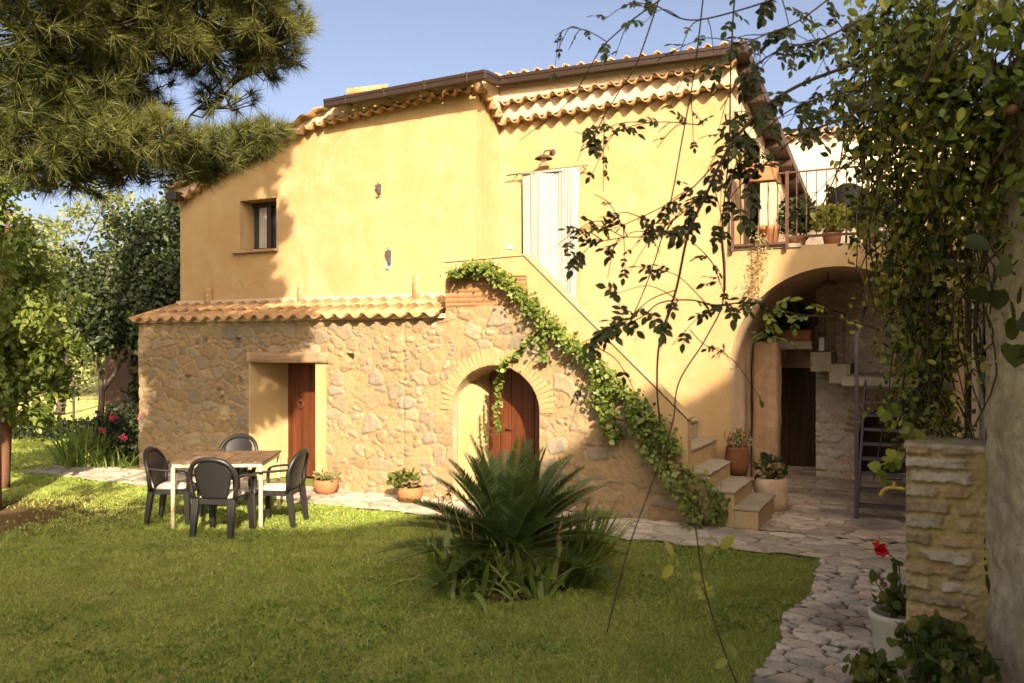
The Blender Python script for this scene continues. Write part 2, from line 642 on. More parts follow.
M['iris'] = m_leaf('sword_leaf', [(0, (.09, .15, .035)), (1, (.27, .34, .09))], .45, .35, .35, 2.0)
M['geranium'] = m_leaf('geranium_leaf', [(0, (.03, .055, .014)), (.7, (.07, .11, .022)), (1, (.2, .19, .05))], .6, .35, .25, 3)
M['dry'] = m_leaf('dry_sprig', [(0, (.20, .13, .07)), (1, (.33, .25, .13))], .8, .3, .1, 3)
M['red'] = m_leaf('red_petal', [(0, (.45, .012, .016)), (1, (.62, .02, .025))], .6, .25, .2, 3)
M['pink'] = m_leaf('pink_petal', [(0, (.55, .07, .15)), (1, (.7, .12, .2))], .6, .25, .2, 3)
M['fruit'] = m_simple('orange_fruit', (.16, .06, .03), .5, .3, 0, .2, 8)


# ------------------------------------------------------------------ foliage helpers
LEAF_V = np.array([(0, 0, 0), (.14, .17, .03), (.38, .29, .05), (.64, .25, .03), (.86, .12, -.02), (1, 0, -.07), (.86, -.12, -.02), (.64, -.25, .03), (.38, -.29, .05), (.14, -.17, .03)])
LEAF_F = np.array([(0, 5, 4, 3, 2, 1), (0, 9, 8, 7, 6, 5)])
ROUND_V = np.array([(0, 0, 0), (-.06, .26, .05), (.16, .46, .07), (.48, .50, .04), (.78, .30, .0), (1, 0, -.05), (.80, -.27, .0), (.48, -.47, .04), (.18, -.48, .07), (-.05, -.27, .05)])
SLIM_V = LEAF_V * np.array((1, .5, .7))


def unit(a):
    return a / np.maximum(np.linalg.norm(a, axis=1, keepdims=True), 1e-9)


def scatter(P, D, Nn, S, TV=LEAF_V, TF=LEAF_F):
    """P points, D leaf directions, Nn rough normals, S sizes -> verts, faces"""
    P, D, Nn = (np.asarray(a, float) for a in (P, D, Nn))
    S = np.broadcast_to(np.asarray(S, float), (len(P),))
    D = unit(D)
    s = unit(np.cross(Nn, D) + 1e-6)
    n = np.cross(D, s)
    V = P[:, None, :] + S[:, None, None] * (TV[None, :, 0:1] * D[:, None, :] + TV[None, :, 1:2] * s[:, None, :] + TV[None, :, 2:3] * n[:, None, :])
    k = len(TV)
    Fa = (np.arange(len(P)) * k)[:, None, None] + TF[None]
    return V.reshape(-1, 3), Fa.reshape(-1, TF.shape[1])


class Leaves:
    def __init__(self):
        self.V, self.F, self.n = [], [], 0

    def add(self, V, F):
        self.V.append(V)
        self.F.append(np.asarray(F) + self.n)
        self.n += len(V)

    def put(self, *a, **k):
        self.add(*scatter(*a, **k))

    def build(self, name, mat, parent=None):
        return np_mesh(name, np.concatenate(self.V), np.concatenate(self.F), mat, parent)


def rand_dirs(n, bias=(0, 0, 0)):
    return unit(rng.normal(size=(n, 3)) + np.array(bias))


def ellipsoid_pts(n, c, r, shell=.35):
    d = rand_dirs(n)
    q = (shell + (1 - shell) * rng.random(n) ** .6)[:, None]
    return np.array(c) + d * q * np.array(r)


BLADE_T = np.linspace(0, 1, 7)


def blades(P, D, length, width, droop):
    """curved tapering strap leaves -> verts, quads"""
    P, D = np.asarray(P, float), unit(np.asarray(D, float))
    n = len(P)
    length = np.broadcast_to(length, (n,))
    droop = np.broadcast_to(droop, (n,))
    width = np.broadcast_to(width, (n,))
    side = unit(np.cross(D, np.array([0, 0, 1.0])) + 1e-6)
    out = np.zeros((n, 7, 2, 3))
    for i, t in enumerate(BLADE_T):
        c = P + D * (length * t)[:, None]
        c[:, 2] -= droop * length * t ** 2.2
        w = width * (1 - t ** 2.5) * (.6 + .8 * t * (1 - t) * 2)
        w = np.maximum(w, .0006)
        out[:, i, 0] = c + side * (w / 2)[:, None]
        out[:, i, 1] = c - side * (w / 2)[:, None]
    q = []
    for i in range(6):
        q.append((2 * i, 2 * i + 1, 2 * i + 3, 2 * i + 2))
    Fa = (np.arange(n) * 14)[:, None, None] + np.array(q)[None]
    return out.reshape(-1, 3), Fa.reshape(-1, 4)


def smooth_path(pts, n=8):
    pts = [Vector(p) for p in pts]
    out = []
    for i in range(len(pts) - 1):
        p0, p1, p2, p3 = pts[max(i - 1, 0)], pts[i], pts[i + 1], pts[min(i + 2, len(pts) - 1)]
        for j in range(n):
            t = j / n
            out.append(.5 * ((2 * p1) + (p2 - p0) * t + (2 * p0 - 5 * p1 + 4 * p2 - p3) * t * t + (3 * p1 - p0 - 3 * p2 + p3) * t ** 3))
    out.append(pts[-1])
    return out


def taper(a, b, n):
    return [a + (b - a) * i / (n - 1) for i in range(n)]


# ==================================================================== SETTING
g = MB()
g.add([(-700, -300, -.012), (700, -300, -.012), (700, 900, -.012), (-700, 900, -.012)], [(0, 1, 2, 3)])
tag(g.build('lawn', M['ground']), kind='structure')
g = MB()
fa, fb = (-60, 24), (-7.5, 22.5)
g.add([(-120, 24.0, .03), (-4, 22.5, .03), (60, 60, .03), (60, 300, .03), (-200, 300, .03)], [(0, 1, 2, 3, 4)])
tag(g.build('field', M['field']), kind='structure')


def cobbles(name, u0, u1, v0, v1, res, sx, sy, seed, hgt, tones, mortar, edge=None):
    nu, nv = int((u1 - u0) / res) + 1, int((v1 - v0) / res) + 1
    u, v = np.meshgrid(np.linspace(u0, u1, nu), np.linspace(v0, v1, nv), indexing='ij')
    e, h = stones(u, v, sx, sy, seed, .4, .22)
    m = sstep(.06, .22, e + (fbm(u * 30, v * 30, 3) - .5) * .14)
    z = .006 + m * hgt * (.55 + .6 * h[..., 0]) + (fbm(u * 22, v * 22, 3) - .5) * .008 + (h[..., 1] - .5) * m * .012
    tones = np.array(tones)
    c = tones[(h[..., 2] * len(tones)).astype(int)] * (.8 + .4 * h[..., 3])[..., None]
    mm = sstep(.02, .14, e)[..., None]
    moss = sstep(.52, .66, fbm(u * 2.2 + 7, v * 2.2, 4))[..., None]
    joint = np.array(mortar) * (1 - moss * .6) + np.array((.07, .10, .025)) * moss * .6
    dirt = sstep(.5, .75, fbm(u * 1.4, v * 1.4 + 30, 4))[..., None]
    c = c * (1 - .38 * dirt) * (.86 + .28 * fbm(u * 40, v * 40, 3))[..., None]
    c = c * mm + joint * (1 - mm) * (.7 + .6 * fbm(u * 9, v * 9, 3))[..., None]
    keep = np.ones(u.shape, bool)
    if edge is not None:
        keep = edge(u, v)
    X = OX + u * UX + v * VX
    Y = OY + u * UY + v * VY
    V = np.stack([X, Y, z], -1).reshape(-1, 3)
    I = np.arange(nu * nv).reshape(nu, nv)
    F = np.stack([I[:-1, :-1], I[1:, :-1], I[1:, 1:], I[:-1, 1:]], -1).reshape(-1, 4)
    k = (keep[:-1, :-1] & keep[1:, 1:] & keep[1:, :-1] & keep[:-1, 1:]).ravel()
    return np_mesh(name, V, F[k], M['paving'], None, True, c.reshape(-1, 3))


STONE_T = [(.52, .47, .38), (.58, .52, .42), (.42, .39, .33), (.62, .55, .43), (.52, .45, .35), (.45, .39, .31), (.58, .48, .37)]


def lawn_edge(u, n=0.10):
    return -1.03 + .10 * math.sin(u * 1.7) * .4


o = cobbles('path', 3.80, 5.40, -8.6, -1.0, .012, .20, .125, 3, .020, STONE_T, (.06, .05, .032),
            lambda u, v: u > 3.86 + (fbm(v * 3 + 3, u * 0 + 2.0, 3) - .5) * .22)
tag(o, kind='structure')
o = cobbles('pavement', -8.6, 5.4, -1.16, -.02, .016, .34, .2, 5, .014, [(.48, .42, .33), (.42, .37, .29), (.52, .45, .35)], (.26, .21, .14),
            lambda u, v: (v > -1.04 + (fbm(u * 2.5, v * 0 + 9, 3) - .5) * .25) | (u > 3.9))
tag(o, kind='structure')
o = cobbles('passage_paving', 2.2, 5.4, -.02, 6.5, .02, .30, .2, 9, .014, [(.52, .42, .32), (.44, .36, .27), (.56, .46, .35)], (.25, .19, .13),
            lambda u, v: (v > 0))
tag(o, kind='structure')

# ==================================================================== FARMHOUSE
fh = empty('farmhouse', (OX, OY, 0), HOUSE_ROT, 'yellow plastered farmhouse with rubble stone lower storey and outside staircase', 'house')


def field_wall(name, ubr, zbr, res, v, hfun, mat, parent, top=None, bot=None, holes=(), sign=-1, axis='u'):
    """sheet in the facade with exact breakpoints; hfun(u,z)-> relief, colour"""
    def lin(br):
        out = []
        for a, b in zip(br[:-1], br[1:]):
            n = max(1, int(round((b - a) / res)))
            out.append(np.linspace(a, b, n, endpoint=False))
        out.append(np.array([br[-1]]))
        return np.concatenate(out)
    uu, zz = lin(ubr), lin(zbr)
    u, z = np.meshgrid(uu, zz, indexing='ij')
    h, c = hfun(u, z)
    if top is not None:
        z = np.minimum(z, top(u))
    if bot is not None:
        z = np.maximum(z, bot(u))
    P = np.stack([u, v + sign * h, z], -1) if axis == 'u' else np.stack([v - sign * h, u, z], -1)
    nu, nz = u.shape
    I = np.arange(nu * nz).reshape(nu, nz)
    F = np.stack([I[:-1, :-1], I[1:, :-1], I[1:, 1:], I[:-1, 1:]], -1).reshape(-1, 4)
    uc = .5 * (uu[:-1] + uu[1:])[:, None] + 0 * zz[None, :-1]
    zc = .5 * (zz[:-1] + zz[1:])[None, :] + 0 * uu[:-1, None]
    keep = np.ones(uc.shape, bool)
    for hl in holes:
        keep &= ~hl(uc, zc)
    if top is not None:
        keep &= zc - (zz[1:] - zz[:-1])[None, :] * .5 < top(uc)
    if bot is not None:
        keep &= zc + (zz[1:] - zz[:-1])[None, :] * .5 > bot(uc)
    return np_mesh(name, P.reshape(-1, 3), F[keep.ravel()], mat, parent, True, None if c is None else c.reshape(-1, 3))


def rect(a, b, c, d):
    return lambda u, z: (u > a) & (u < b) & (z > c) & (z < d)


# --- stone lower wall -------------------------------------------------
UL = -6.95
LZ = 2.45
U_LAND = -1.0
zb_land = 3.02
u_sl0, z_sl0 = PZ(528, 288, 0)
u_sl1, z_sl1 = PZ(690, 466, 0)
U_PEND = PU(688, 0)


def stone_top(u):
    s = z_sl0 + (u - u_sl0) / (u_sl1 - u_sl0) * (z_sl1 - z_sl0)
    return np.where(u < U_LAND, LZ, np.where(u < u_sl0, zb_land, s))


DU0, DU1 = PU(252, 0), PU(317, 0)
DZ = PZ(285, 363, 0)[1]
AU0, AU1 = PU(453, 0), PU(540, 0)
AC, AR = .5 * (AU0 + AU1), .5 * (AU1 - AU0)
AZ = 1.22
ARISE = .60
holes_px = [(187, 380, 7, 9), (241, 381, 5, 8), (238, 340, 6, 5), (219, 390, 5, 4), (222, 398, 4, 4), (197, 344, 4, 3), (350, 357, 8, 7), (206, 340, 4, 4), (177, 424, 4, 3)]
HOLES = []
for px, py, w, h in holes_px:
    a, za = PZ(px, py, 0)
    HOLES.append((a, za, w / F_PX * 13 / 2, h / F_PX * 13 / 2))
SEAM = PU(404, 0)


def stone_fn(u, z):
    e1, h1 = stones(u + 3, z, .27, .17, 21, .42, .3)
    e2, h2 = stones(u + 3, z, .13, .10, 22, .42, .3)
    big = (h1[..., 3] > .42)
    e = np.where(big, e1, np.minimum(e1, e2 * .8))
    hh = np.where(big[..., None], h1, h2)
    right = sstep(-4.2, -2.6, u)
    bury = sstep(.12, .42, hh[..., 0] + .20 - .34 * right + (fbm(u * .9, z * .9, 3) - .5) * .5)
    m = sstep(.06, .24, e + (fbm(u * 26, z * 26, 3) - .5) * .16) * bury
    hgt = m * (.008 + .016 * hh[..., 1]) - (1 - sstep(.0, .07, e)) * bury * .012 + (fbm(u * 14, z * 14, 4) - .5) * .022 + (fbm(u * 2, z * 2, 3) - .5) * .03
    tones = np.array([(.52, .43, .28), (.48, .41, .30), (.47, .41, .30), (.55, .46, .31), (.58, .50, .36), (.50, .38, .23), (.44, .395, .31), (.54, .42, .26)])
    c = tones[(hh[..., 2] * 8).astype(int)] * (.85 + .3 * hh[..., 1])[..., None]
    mor = np.array((.60, .45, .25)) * (.86 + .3 * fbm(u * 3, z * 3, 4))[..., None]
    mc = (sstep(.03, .16, e) * bury)[..., None]
    c = mor * (1 - mc) + c * mc
    # brick courses at the head of the landing
    bz = np.floor(z / .066)
    br = (u > U_LAND - .02) & (u < u_sl0 + .1) & (z > 2.55 + .12 * (fbm(u * 3, z * 0, 2)))
    jj = np.abs(z / .066 - bz - .5) < .36
    bc = np.where(jj[..., None], np.array((.52, .29, .14)) * (.8 + .4 * fbm(u * 4, bz * 3.3, 2))[..., None], mor)
    c = np.where(br[..., None], bc, c)
    hgt = np.where(br, np.where(jj, .02, .004) + (fbm(u * 20, z * 20, 3) - .5) * .01, hgt)
    for a, za, w, h in HOLES:
        q = (np.abs(u - a) < w) & (np.abs(z - za) < h)
        hgt = np.where(q, -.16, hgt)
    sm = np.exp(-((u - SEAM) / .012) ** 2) * (z < LZ)
    hgt = hgt - sm * .02
    ra = (u - AC) / (AR + .24)
    zz = np.where(z > AZ, (z - AZ) / (ARISE + .24), 0)
    hgt = np.where(ra ** 2 + zz ** 2 < 1.0, np.minimum(hgt, .006), hgt)
    return hgt, c * np.array((.50, .455, .43))


arch_hole = lambda u, z: ((z < AZ) & (np.abs(u - AC) < AR)) | ((z >= AZ) & (((u - AC) / AR) ** 2 + ((z - AZ) / ARISE) ** 2 < 1))
field_wall('stone_wall', [UL, DU0, DU1, AU0, AU1, U_PEND], [0, DZ, LZ, 3.03], .0155, 0, stone_fn, M['stone'], fh, stone_top, None,
           [rect(DU0, DU1, -1, DZ), arch_hole])
sw = MB()
sw.box(UL + .0, UL + .3, .05, V1 + .1, 0, LZ)
sw.box(UL, DU0 - .3, .35, .5, 0, LZ)
sw.build('stone_return', M['pier'], fh)
sw = MB()
sw.box(U_LAND - .02, U_LAND + .2, .03, V1 + .05, LZ - .1, 3.0)
sw.build('landing_return', M['pier'], fh)
# wooden-lintelled doorway
dv = .66
uD = PU(290, dv)
rv = MB()
rv.add([(DU0, -.03, 0), (uD, dv, 0), (uD, dv, DZ), (DU0, -.03, DZ)], [(0, 1, 2, 3)])
rv.add([(DU1, -.03, 0), (DU1 - .04, dv, 0), (DU1 - .04, dv, DZ), (DU1, -.03, DZ)], [(3, 2, 1, 0)])
rv.add([(DU0, -.0, DZ), (DU1, 0, DZ), (DU1, dv, DZ), (DU0, dv, DZ)], [(0, 1, 2, 3)])
rv.box(DU1, PU(327, 0), -.035, .02, 0, DZ)
rv.box(DU0 - .03, DU0, -.035, .02, 0, DZ)
rv.build('door_surround', M['yellow_pale'], fh)
dr = empty('door')
dr.parent = fh
d1 = MB()
w_ = (DU1 - uD)
for i in range(5):
    d1.box(uD + i * w_ / 5 + .004, uD + (i + 1) * w_ / 5 - .004, dv - .03, dv + .02, .06, DZ - .02)
d1.box(uD, DU1, dv + .02, dv + .05, 0.0, DZ)
d1.build('door_leaf', M['door'], dr, bevel=.004)
d1 = MB()
d1.box(uD, DU1 - .04, dv - .06, dv + .0, .03, .30)
d1.box(uD, uD + .05, dv - .045, dv, .3, DZ)
d1.build('kick_board', M['door'], dr, bevel=.004)
kn = MB()
ring = [(uD + .27 + .05 * math.sin(a), dv - .055, 1.15 + .06 * math.cos(a)) for a in np.linspace(0, 2 * math.pi, 15)]
kn.tube(ring, .008, 6, False)
kn.tube([(uD + .27, dv - .02, 1.21), (uD + .27, dv - .07, 1.21)], .018, 8)
kn.build('knocker', M['iron'], dr, True)
lt = MB()
lt.box(PU(249, 0), PU(329, 0), -.07, .3, DZ + .002, DZ + .155)
o = lt.build('lintel', M['beam'], fh, bevel=.02)
# arched doorway
an = np.linspace(0, math.pi, 25)
arc = [(AC - AR * math.cos(a), AZ + ARISE * math.sin(a)) for a in an]
ad = .62
iv = MB()
pts = [(AU0, 0.0)] + arc + [(AU1, 0.0)]
vs = [(u, -.012, z) for u, z in pts] + [(u, ad, z) for u, z in pts]
n = len(pts)
iv.add(vs, [(i, i + n, i + n + 1, i + 1) for i in range(n - 1)])
iv.build('arch_soffit', M['pier'], fh, True)
rv = MB()
ua0 = AU0 + .055
ua1 = PU(490, .6)
rv.box(ua0 - .04, ua0, .10, .12, 0, 1.45)
rv.add([(ua0, .10, 0), (ua1, .6, 0), (ua1, .6, 1.78), (ua0, .10, 1.50)], [(0, 1, 2, 3)])
rv.add([(AU1 - .02, .10, 0), (AU1 - .12, .6, 0), (AU1 - .12, .6, 1.8), (AU1 - .02, .1, 1.5)], [(3, 2, 1, 0)])
rv.build('arch_surround', M['yellow_pale'], fh)
dr = empty('door')
dr.parent = fh
d1 = MB()
w_ = AU1 - ua1
for i in range(6):
    d1.box(ua1 + i * w_ / 6 + .004, ua1 + (i + 1) * w_ / 6 - .004, .57, .61, .05, 1.82)
d1.box(ua1, AU1, .61, .64, 0, 1.83)
d1.build('door_leaf', M['door'], dr, bevel=.004)
kn = MB()
kn.tube([(ua1 + .3, .57, .95), (ua1 + .3, .52, .95)], .018, 8)
kn.tube([(ua1 + .3, .525, .95), (ua1 + .38, .525, .94)], .009, 8)
kn.build('handle', M['iron'], dr, True)
# voussoirs round the arch
vo_v, vo_f, vo_c = [], [], []
vo = MB()
nb = 34
for i in range(nb):
    a = math.pi * (i + .5) / nb
    ce = (AC - (AR + .005) * math.cos(a), AZ + (ARISE + .005) * math.sin(a))
    d = Vector((-math.cos(a) / AR, 0, math.sin(a) / ARISE)).normalized()
    t = Vector((d.z, 0, -d.x))
    ln = .105 + random.uniform(-.02, .02)
    c = Vector((ce[0], .034 + random.uniform(-.004, .004), ce[1])) + d * (ln - .0)
    vo.obox(c, d * ln, t * (.0292 + random.uniform(-.003, .004)), Vector((0, .048, 0)))
b = NB('arch_brick')
gi = b.n('NewGeometry').outputs['Random Per Island']
c_ = b.ramp(gi, [(0, (.31, .19, .09)), (.5, (.36, .24, .12)), (1, (.33, .21, .105))])
c_ = b.mix(b.ramp(b.noise(9, 5), [(.4, (0, 0, 0)), (.6, (.7, .7, .7))]), c_, (.35, .245, .125))
M['arch_brick'] = b.done(b.bsdf(c_, .92, b.bump(b.noise(45, 5), .6, .01), .15))
vo.build('arch_ring', M['arch_brick'], fh, bevel=.006)

# --- lean-to tile ledge over the stone wall ---------------------------
lg = MB()
wave_strip(lg, (UL - .03, V1 - .02, 2.80), (U_LAND - .03, V1 - .02, 2.80), (0, -1, 0), .52, .15, .255, .030, .02)
wave_strip(lg, (UL - .06, .38, 2.66), (U_LAND - .0, .38, 2.66), (0, -1, 0), .54, .15, .255, .034, .022)
lg.build('tile_ledge', M['tile'], fh, True)
lb = MB()
lb.prism_uz([(UL - .05, LZ), (U_LAND, LZ), (U_LAND, LZ + .06), (UL - .05, LZ + .06)], -.06, .5)
lb.box(UL - .03, U_LAND - .03, V1 - .06, V1 + .03, 2.74, 2.85)
lb.build('ledge_mortar', M['cream'], fh)

# --- upper left facade -------------------------------------------------
tl_px = [(180, 207), (215, 183), (245, 166), (290, 141), (320, 128), (400, 109), (478, 91)]
TL = [PZ(a, b_ - 3, V1) for a, b_ in tl_px]
TL[0] = (UL, TL[0][1])
TL[-1] = (U_LAND, TL[-1][1])
tlu = np.array([p[0] for p in TL])
tlz = np.array([p[1] for p in TL])
top_left = lambda u: np.interp(u, tlu, tlz)


def plaster_fn(u, z):
    return (fbm(u * 1.3, z * 1.3, 3) - .5) * .025 + (fbm(u * 6, z * 6, 3) - .5) * .007, None


WU0, WZ0 = PZ(240.5, 251, V1)
WU1, WZ1 = PZ(277, 197, V1)
WZ1 = PZ(262, 199, V1)[1]
field_wall('upper_wall', [UL, WU0, WU1, U_LAND], [LZ, WZ0, WZ1, 6.1], .06, V1, plaster_fn, M['yellow'], fh, top_left, None,
           [rect(WU0, WU1, WZ0, WZ1)])
uw = MB()
uw.add([(U_LAND, V1 - .0, 2.2), (U_LAND, V2 + .05, 2.2), (U_LAND, V2 + .05, 6.05), (U_LAND, V1 - .0, 5.9)], [(0, 1, 2, 3)])
uw.build('return_wall', M['yellow'], fh)
uw = MB()
uw.box(UL + .0, UL + .25, V1 + .02, 8.5, 0, 4.7)
uw.box(UL, 2.3, 8.3, 8.5, 0, 4.4)
uw.build('rear_wall', M['yellow'], fh)
# window
wd = empty('window')
wd.parent = fh
w = MB()
dpt = .32
w.add([(WU0, V1 - .01, WZ0), (WU0, V1 + dpt, WZ0), (WU0, V1 + dpt, WZ1), (WU0, V1 - .01, WZ1)], [(0, 1, 2, 3)])
w.add([(WU1, V1 - .01, WZ0), (WU1, V1 + dpt, WZ0), (WU1, V1 + dpt, WZ1), (WU1, V1 - .01, WZ1)], [(3, 2, 1, 0)])
w.add([(WU0, V1 - .01, WZ1), (WU1, V1 - .01, WZ1), (WU1, V1 + dpt, WZ1), (WU0, V1 + dpt, WZ1)], [(0, 1, 2, 3)])
w.build('reveal', M['yellow_pale'], wd)
w = MB()
f0, f1 = PU(249.5, V1 + .27), WU1
fv = V1 + dpt - .05
for a, b_ in ((f0, f0 + .055), (f1 - .055, f1), (.5 * (f0 + f1) - .045, .5 * (f0 + f1) + .045)):
    w.box(a, b_, fv, fv + .05, WZ0, WZ1)
w.box(f0, f1, fv + .002, fv + .048, WZ0, WZ0 + .06)
w.box(f0, f1, fv + .002, fv + .048, WZ1 - .07, WZ1)
w.build('frame', M['dark_wood'], wd, bevel=.005)
w = MB()
w.box(f0, f1, fv + .06, fv + .066, WZ0, WZ1)
w.build('pane', M['glass'], wd)
w = MB()
cu = [(.5 * (f0 + f1) - .24 + .0115 * i, fv + .035 + .008 * math.sin(i * 1.5)) for i in range(17)]
for (a, va), (b_, vb) in zip(cu[:-1], cu[1:]):
    w.add([(a, va, WZ0 + .07), (b_, vb, WZ0 + .07), (b_, vb, WZ1 - .08), (a, va, WZ1 - .08)], [(0, 1, 2, 3)])
w.build('net_curtain', M['curtain'], wd, True)
w = MB()
w.box(PU(234, V1), WU1 + .03, V1 - .08, V1 + dpt, WZ0 - .045, WZ0)
w.build('sill', M['pier_dark'], wd, bevel=.006)

# --- upper right facade ------------------------------------------------
UR = 2.447
GR_Z0 = PZ(502, 84, V2 - .38)[1]
GR_Z1 = PZ(735, 53, V2 - .38)[1]
zr = lambda u: GR_Z0 + (u - U_LAND) / (UR - U_LAND) * (GR_Z1 - GR_Z0)
row_lo0 = PZ(520, 121, V2)[1]
row_lo1 = PZ(720, 88, V2)[1]
row_hi0 = PZ(520, 101, V2 - .15)[1]
row_hi1 = PZ(720, 66, V2 - .15)[1]
CU0, CU1 = PU(522, V2), PU(574, V2)
CZ1 = PZ(530, 184, V2)[1]
field_wall('upper_wall', [U_LAND, CU0, CU1, UR], [0, 2.35, CZ1, 5.4, row_lo0 + .05], .06, V2, plaster_fn, M['yellow'], fh,
           None, None, [rect(CU0, CU1, 2.35, CZ1)])
w = MB()
w.box(CU0, CU1, V2 + .30, V2 + .34, 2.35, CZ1)
w.build('upstairs_door', M['door'], fh)
w = MB()
w.add([(CU0, V2 - .01, 2.35), (CU0, V2 + .32, 2.35), (CU0, V2 + .32, CZ1), (CU0, V2 - .01, CZ1)], [(0, 1, 2, 3)])
w.add([(CU1, V2 - .01, 2.35), (CU1, V2 + .32, 2.35), (CU1, V2 + .32, CZ1), (CU1, V2 - .01, CZ1)], [(3, 2, 1, 0)])
w.add([(CU0, V2 - .01, CZ1), (CU1, V2 - .01, CZ1), (CU1, V2 + .32, CZ1), (CU0, V2 + .32, CZ1)], [(0, 1, 2, 3)])
w.build('upstairs_reveal', M['dark_wood'], fh)
w = MB()
uo, zo = PZ(510, 247, V2)
w.box(uo - .05, uo + .05, V2 - .02, V2 + .0, zo - .035, zo + .035)
w.build('socket_cover', M['lamp_white'], fh, bevel=.006)

# --- cornices, gutters, roof ---------------------------------------------
rf = empty('roof')
rf.parent = fh
OUT = (0, -1, 0)
ct = MB()
for (ua, za), (ub, zb) in zip(TL[:-1], TL[1:]):
    wave_strip(ct, (ua, V1, za), (ub, V1, zb), OUT, .17, .012, .205, .046, .018, back=.02)
wave_strip(ct, (U_LAND, V1 - .13, TL[-1][1] + .02), (U_LAND, V2 - .02, row_lo0 - .02), (1, 0, 0), .15, .015, .2, .045, .016, back=.02)
wave_strip(ct, (U_LAND - .0, V2, row_lo0), (UR + .12, V2, row_lo1), OUT, .17, .012, .22, .047, .018, back=.02)
wave_strip(ct, (U_LAND + .12, V2 - .12, row_hi0), (UR + .14, V2 - .12, row_hi1), OUT, .15, .012, .22, .044, .018, back=.02)
ct.build('cornice_tiles', M['tile'], rf, True)
# plaster bands
VG = [(178, 188), (205, 172), (245, 152), (290, 126), (326, 105), (400, 90), (486, 74)]
VGp = [PZ(a, b_, V1 - .22) for a, b_ in VG]
cb = MB()
vgu = np.array([p[0] for p in VGp])
vgz = np.array([p[1] for p in VGp])
us = np.linspace(UL, U_LAND, 22)
for ua, ub in zip(us[:-1], us[1:]):
    ta, tb = float(top_left(ua)), float(top_left(ub))
    ra, rb = float(np.interp(ua, vgu, vgz)), float(np.interp(ub, vgu, vgz))
    strip_box(cb, (ua, V1, 0), (ub, V1, 0), OUT, -.25, .13, (ta - .005, max(ra, ta + .06)), (tb - .005, max(rb, tb + .06)))
strip_box(cb, (U_LAND, V1 - .11, 0), (U_LAND, V2, 0), (1, 0, 0), -.2, .12, (TL[-1][1] + .05, VGp[-1][1]), (row_lo0 + .02, zr(U_LAND) + .0))
strip_box(cb, (U_LAND, V2, 0), (UR + .1, V2, 0), OUT, -.25, .135, (row_lo0 - .008, row_hi0 - .03), (row_lo1 - .008, row_hi1 - .03))
strip_box(cb, (U_LAND, V2, 0), (UR + .1, V2, 0), OUT, -.25, .24, (row_hi0 - .008, zr(U_LAND) + .04), (row_hi1 - .008, zr(UR) + .04))
cb.build('cornice_band', M['cream'], rf)
# gutters
gt = MB()


def gutter(A, B, out):
    strip_box(gt, A, B, out, -.05, .05, (0, .10))
    strip_box(gt, A, B, out, .051, .066, (.072, .118))
    strip_box(gt, A, B, out, .051, .058, (.0, .07))


uga, zga = PZ(326, 108, V1 - .36)
ugb, zgb = PZ(487, 79, V1 - .36)
U_GC = ugb
U_G2, z_g2 = PZ(501, 85, V2 - .36)
U_GE, z_ge = PZ(737, 54, V2 - .36)
gutter((uga, V1 - .36, zga), (ugb, V1 - .36, zgb), OUT)
ret_u = max(ugb, U_G2)
gutter((ugb - .05, V1 - .40, zgb), (U_G2 - .05, V2 - .34, z_g2), (1, 0, 0))
gutter((U_G2, V2 - .36, z_g2), (U_GE, V2 - .36, z_ge), OUT)
for uu_ in np.linspace(uga + .4, ugb - .3, 4):
    gt.box(uu_, uu_ + .025, V1 - .435, V1 - .25, np.interp(uu_, [uga, ugb], [zga, zgb]) - .008, np.interp(uu_, [uga, ugb], [zga, zgb]) + .124)
gt.build('gutter', M['gutter'], rf, bevel=.004)
gt = MB()
gt.box(UL - .02, UL + .22, V1 - .30, V1 - .1, TL[0][1] + .02, TL[0][1] + .16)
gt.build('gutter_end', M['gutter'], rf, bevel=.01)
# roof tiles
rt = MB()
wave_strip(rt, (U_G2 - .1, V2 + .5, z_g2 + .245), (UR + .22, V2 + .5, z_ge + .245), OUT, .84, .09, .22, .045, .02)
wave_strip(rt, (uga + .1, V1 + .5, zga + .23), (U_LAND + .1, V1 + .5, zgb + .23), OUT, .84, .12, .21, .04, .02)
us = list(np.linspace(UL - .05, uga, 7))
for ua, ub in zip(us[:-1], us[1:]):
    za, zb = float(np.interp(ua, vgu, vgz)), float(np.interp(ub, vgu, vgz))
    wave_strip(rt, (ua, V1 + .5, za + .05), (ub, V1 + .5, zb + .05), OUT, .76, .015, .28, .02, .03)
rt.tube([PZ(347, 93, V1 - .1)[:1] + (V1 - .1,) + PZ(347, 93, V1 - .1)[1:], PZ(388, 88, V1 + .2)[:1] + (V1 + .2,) + PZ(388, 88, V1 + .2)[1:]], .065, 10)
rt.build('roof_tiles', M['tile'], rf, True)
rp = MB()
zL = float(np.interp(uga, vgu, vgz))
rp.add([(UL - .1, V1 - .2, VGp[0][1] - .02), (uga, V1 - .2, zL + .02), (U_LAND, V1 - .2, VGp[-1][1] + .06), (U_LAND, 8.6, VGp[-1][1] - 1.4), (uga, 8.6, zL - 1.2), (UL - .1, 8.6, VGp[0][1] - .5)],
       [(0, 1, 4, 5), (1, 2, 3, 4)])
rp.add([(U_LAND - .02, V2 - .3, z_g2 + .09), (UR + .28, V2 - .3, z_ge + .09), (UR + .28, 8.8, 4.55), (U_LAND - .02, 8.8, 4.5)], [(0, 1, 2, 3)])
rp.build('roof_deck', M['tile'], rf)
vg = MB()
A, B = Vector((UR + .28, V2 - .34, z_ge + .02)), Vector((UR + .28, 8.8, 4.50))
vs = [A, A + Vector((-.3, 0, 0)), A + Vector((-.3, 0, .14)), A + Vector((0, 0, .14)), B, B + Vector((-.3, 0, 0)), B + Vector((-.3, 0, .14)), B + Vector((0, 0, .14))]
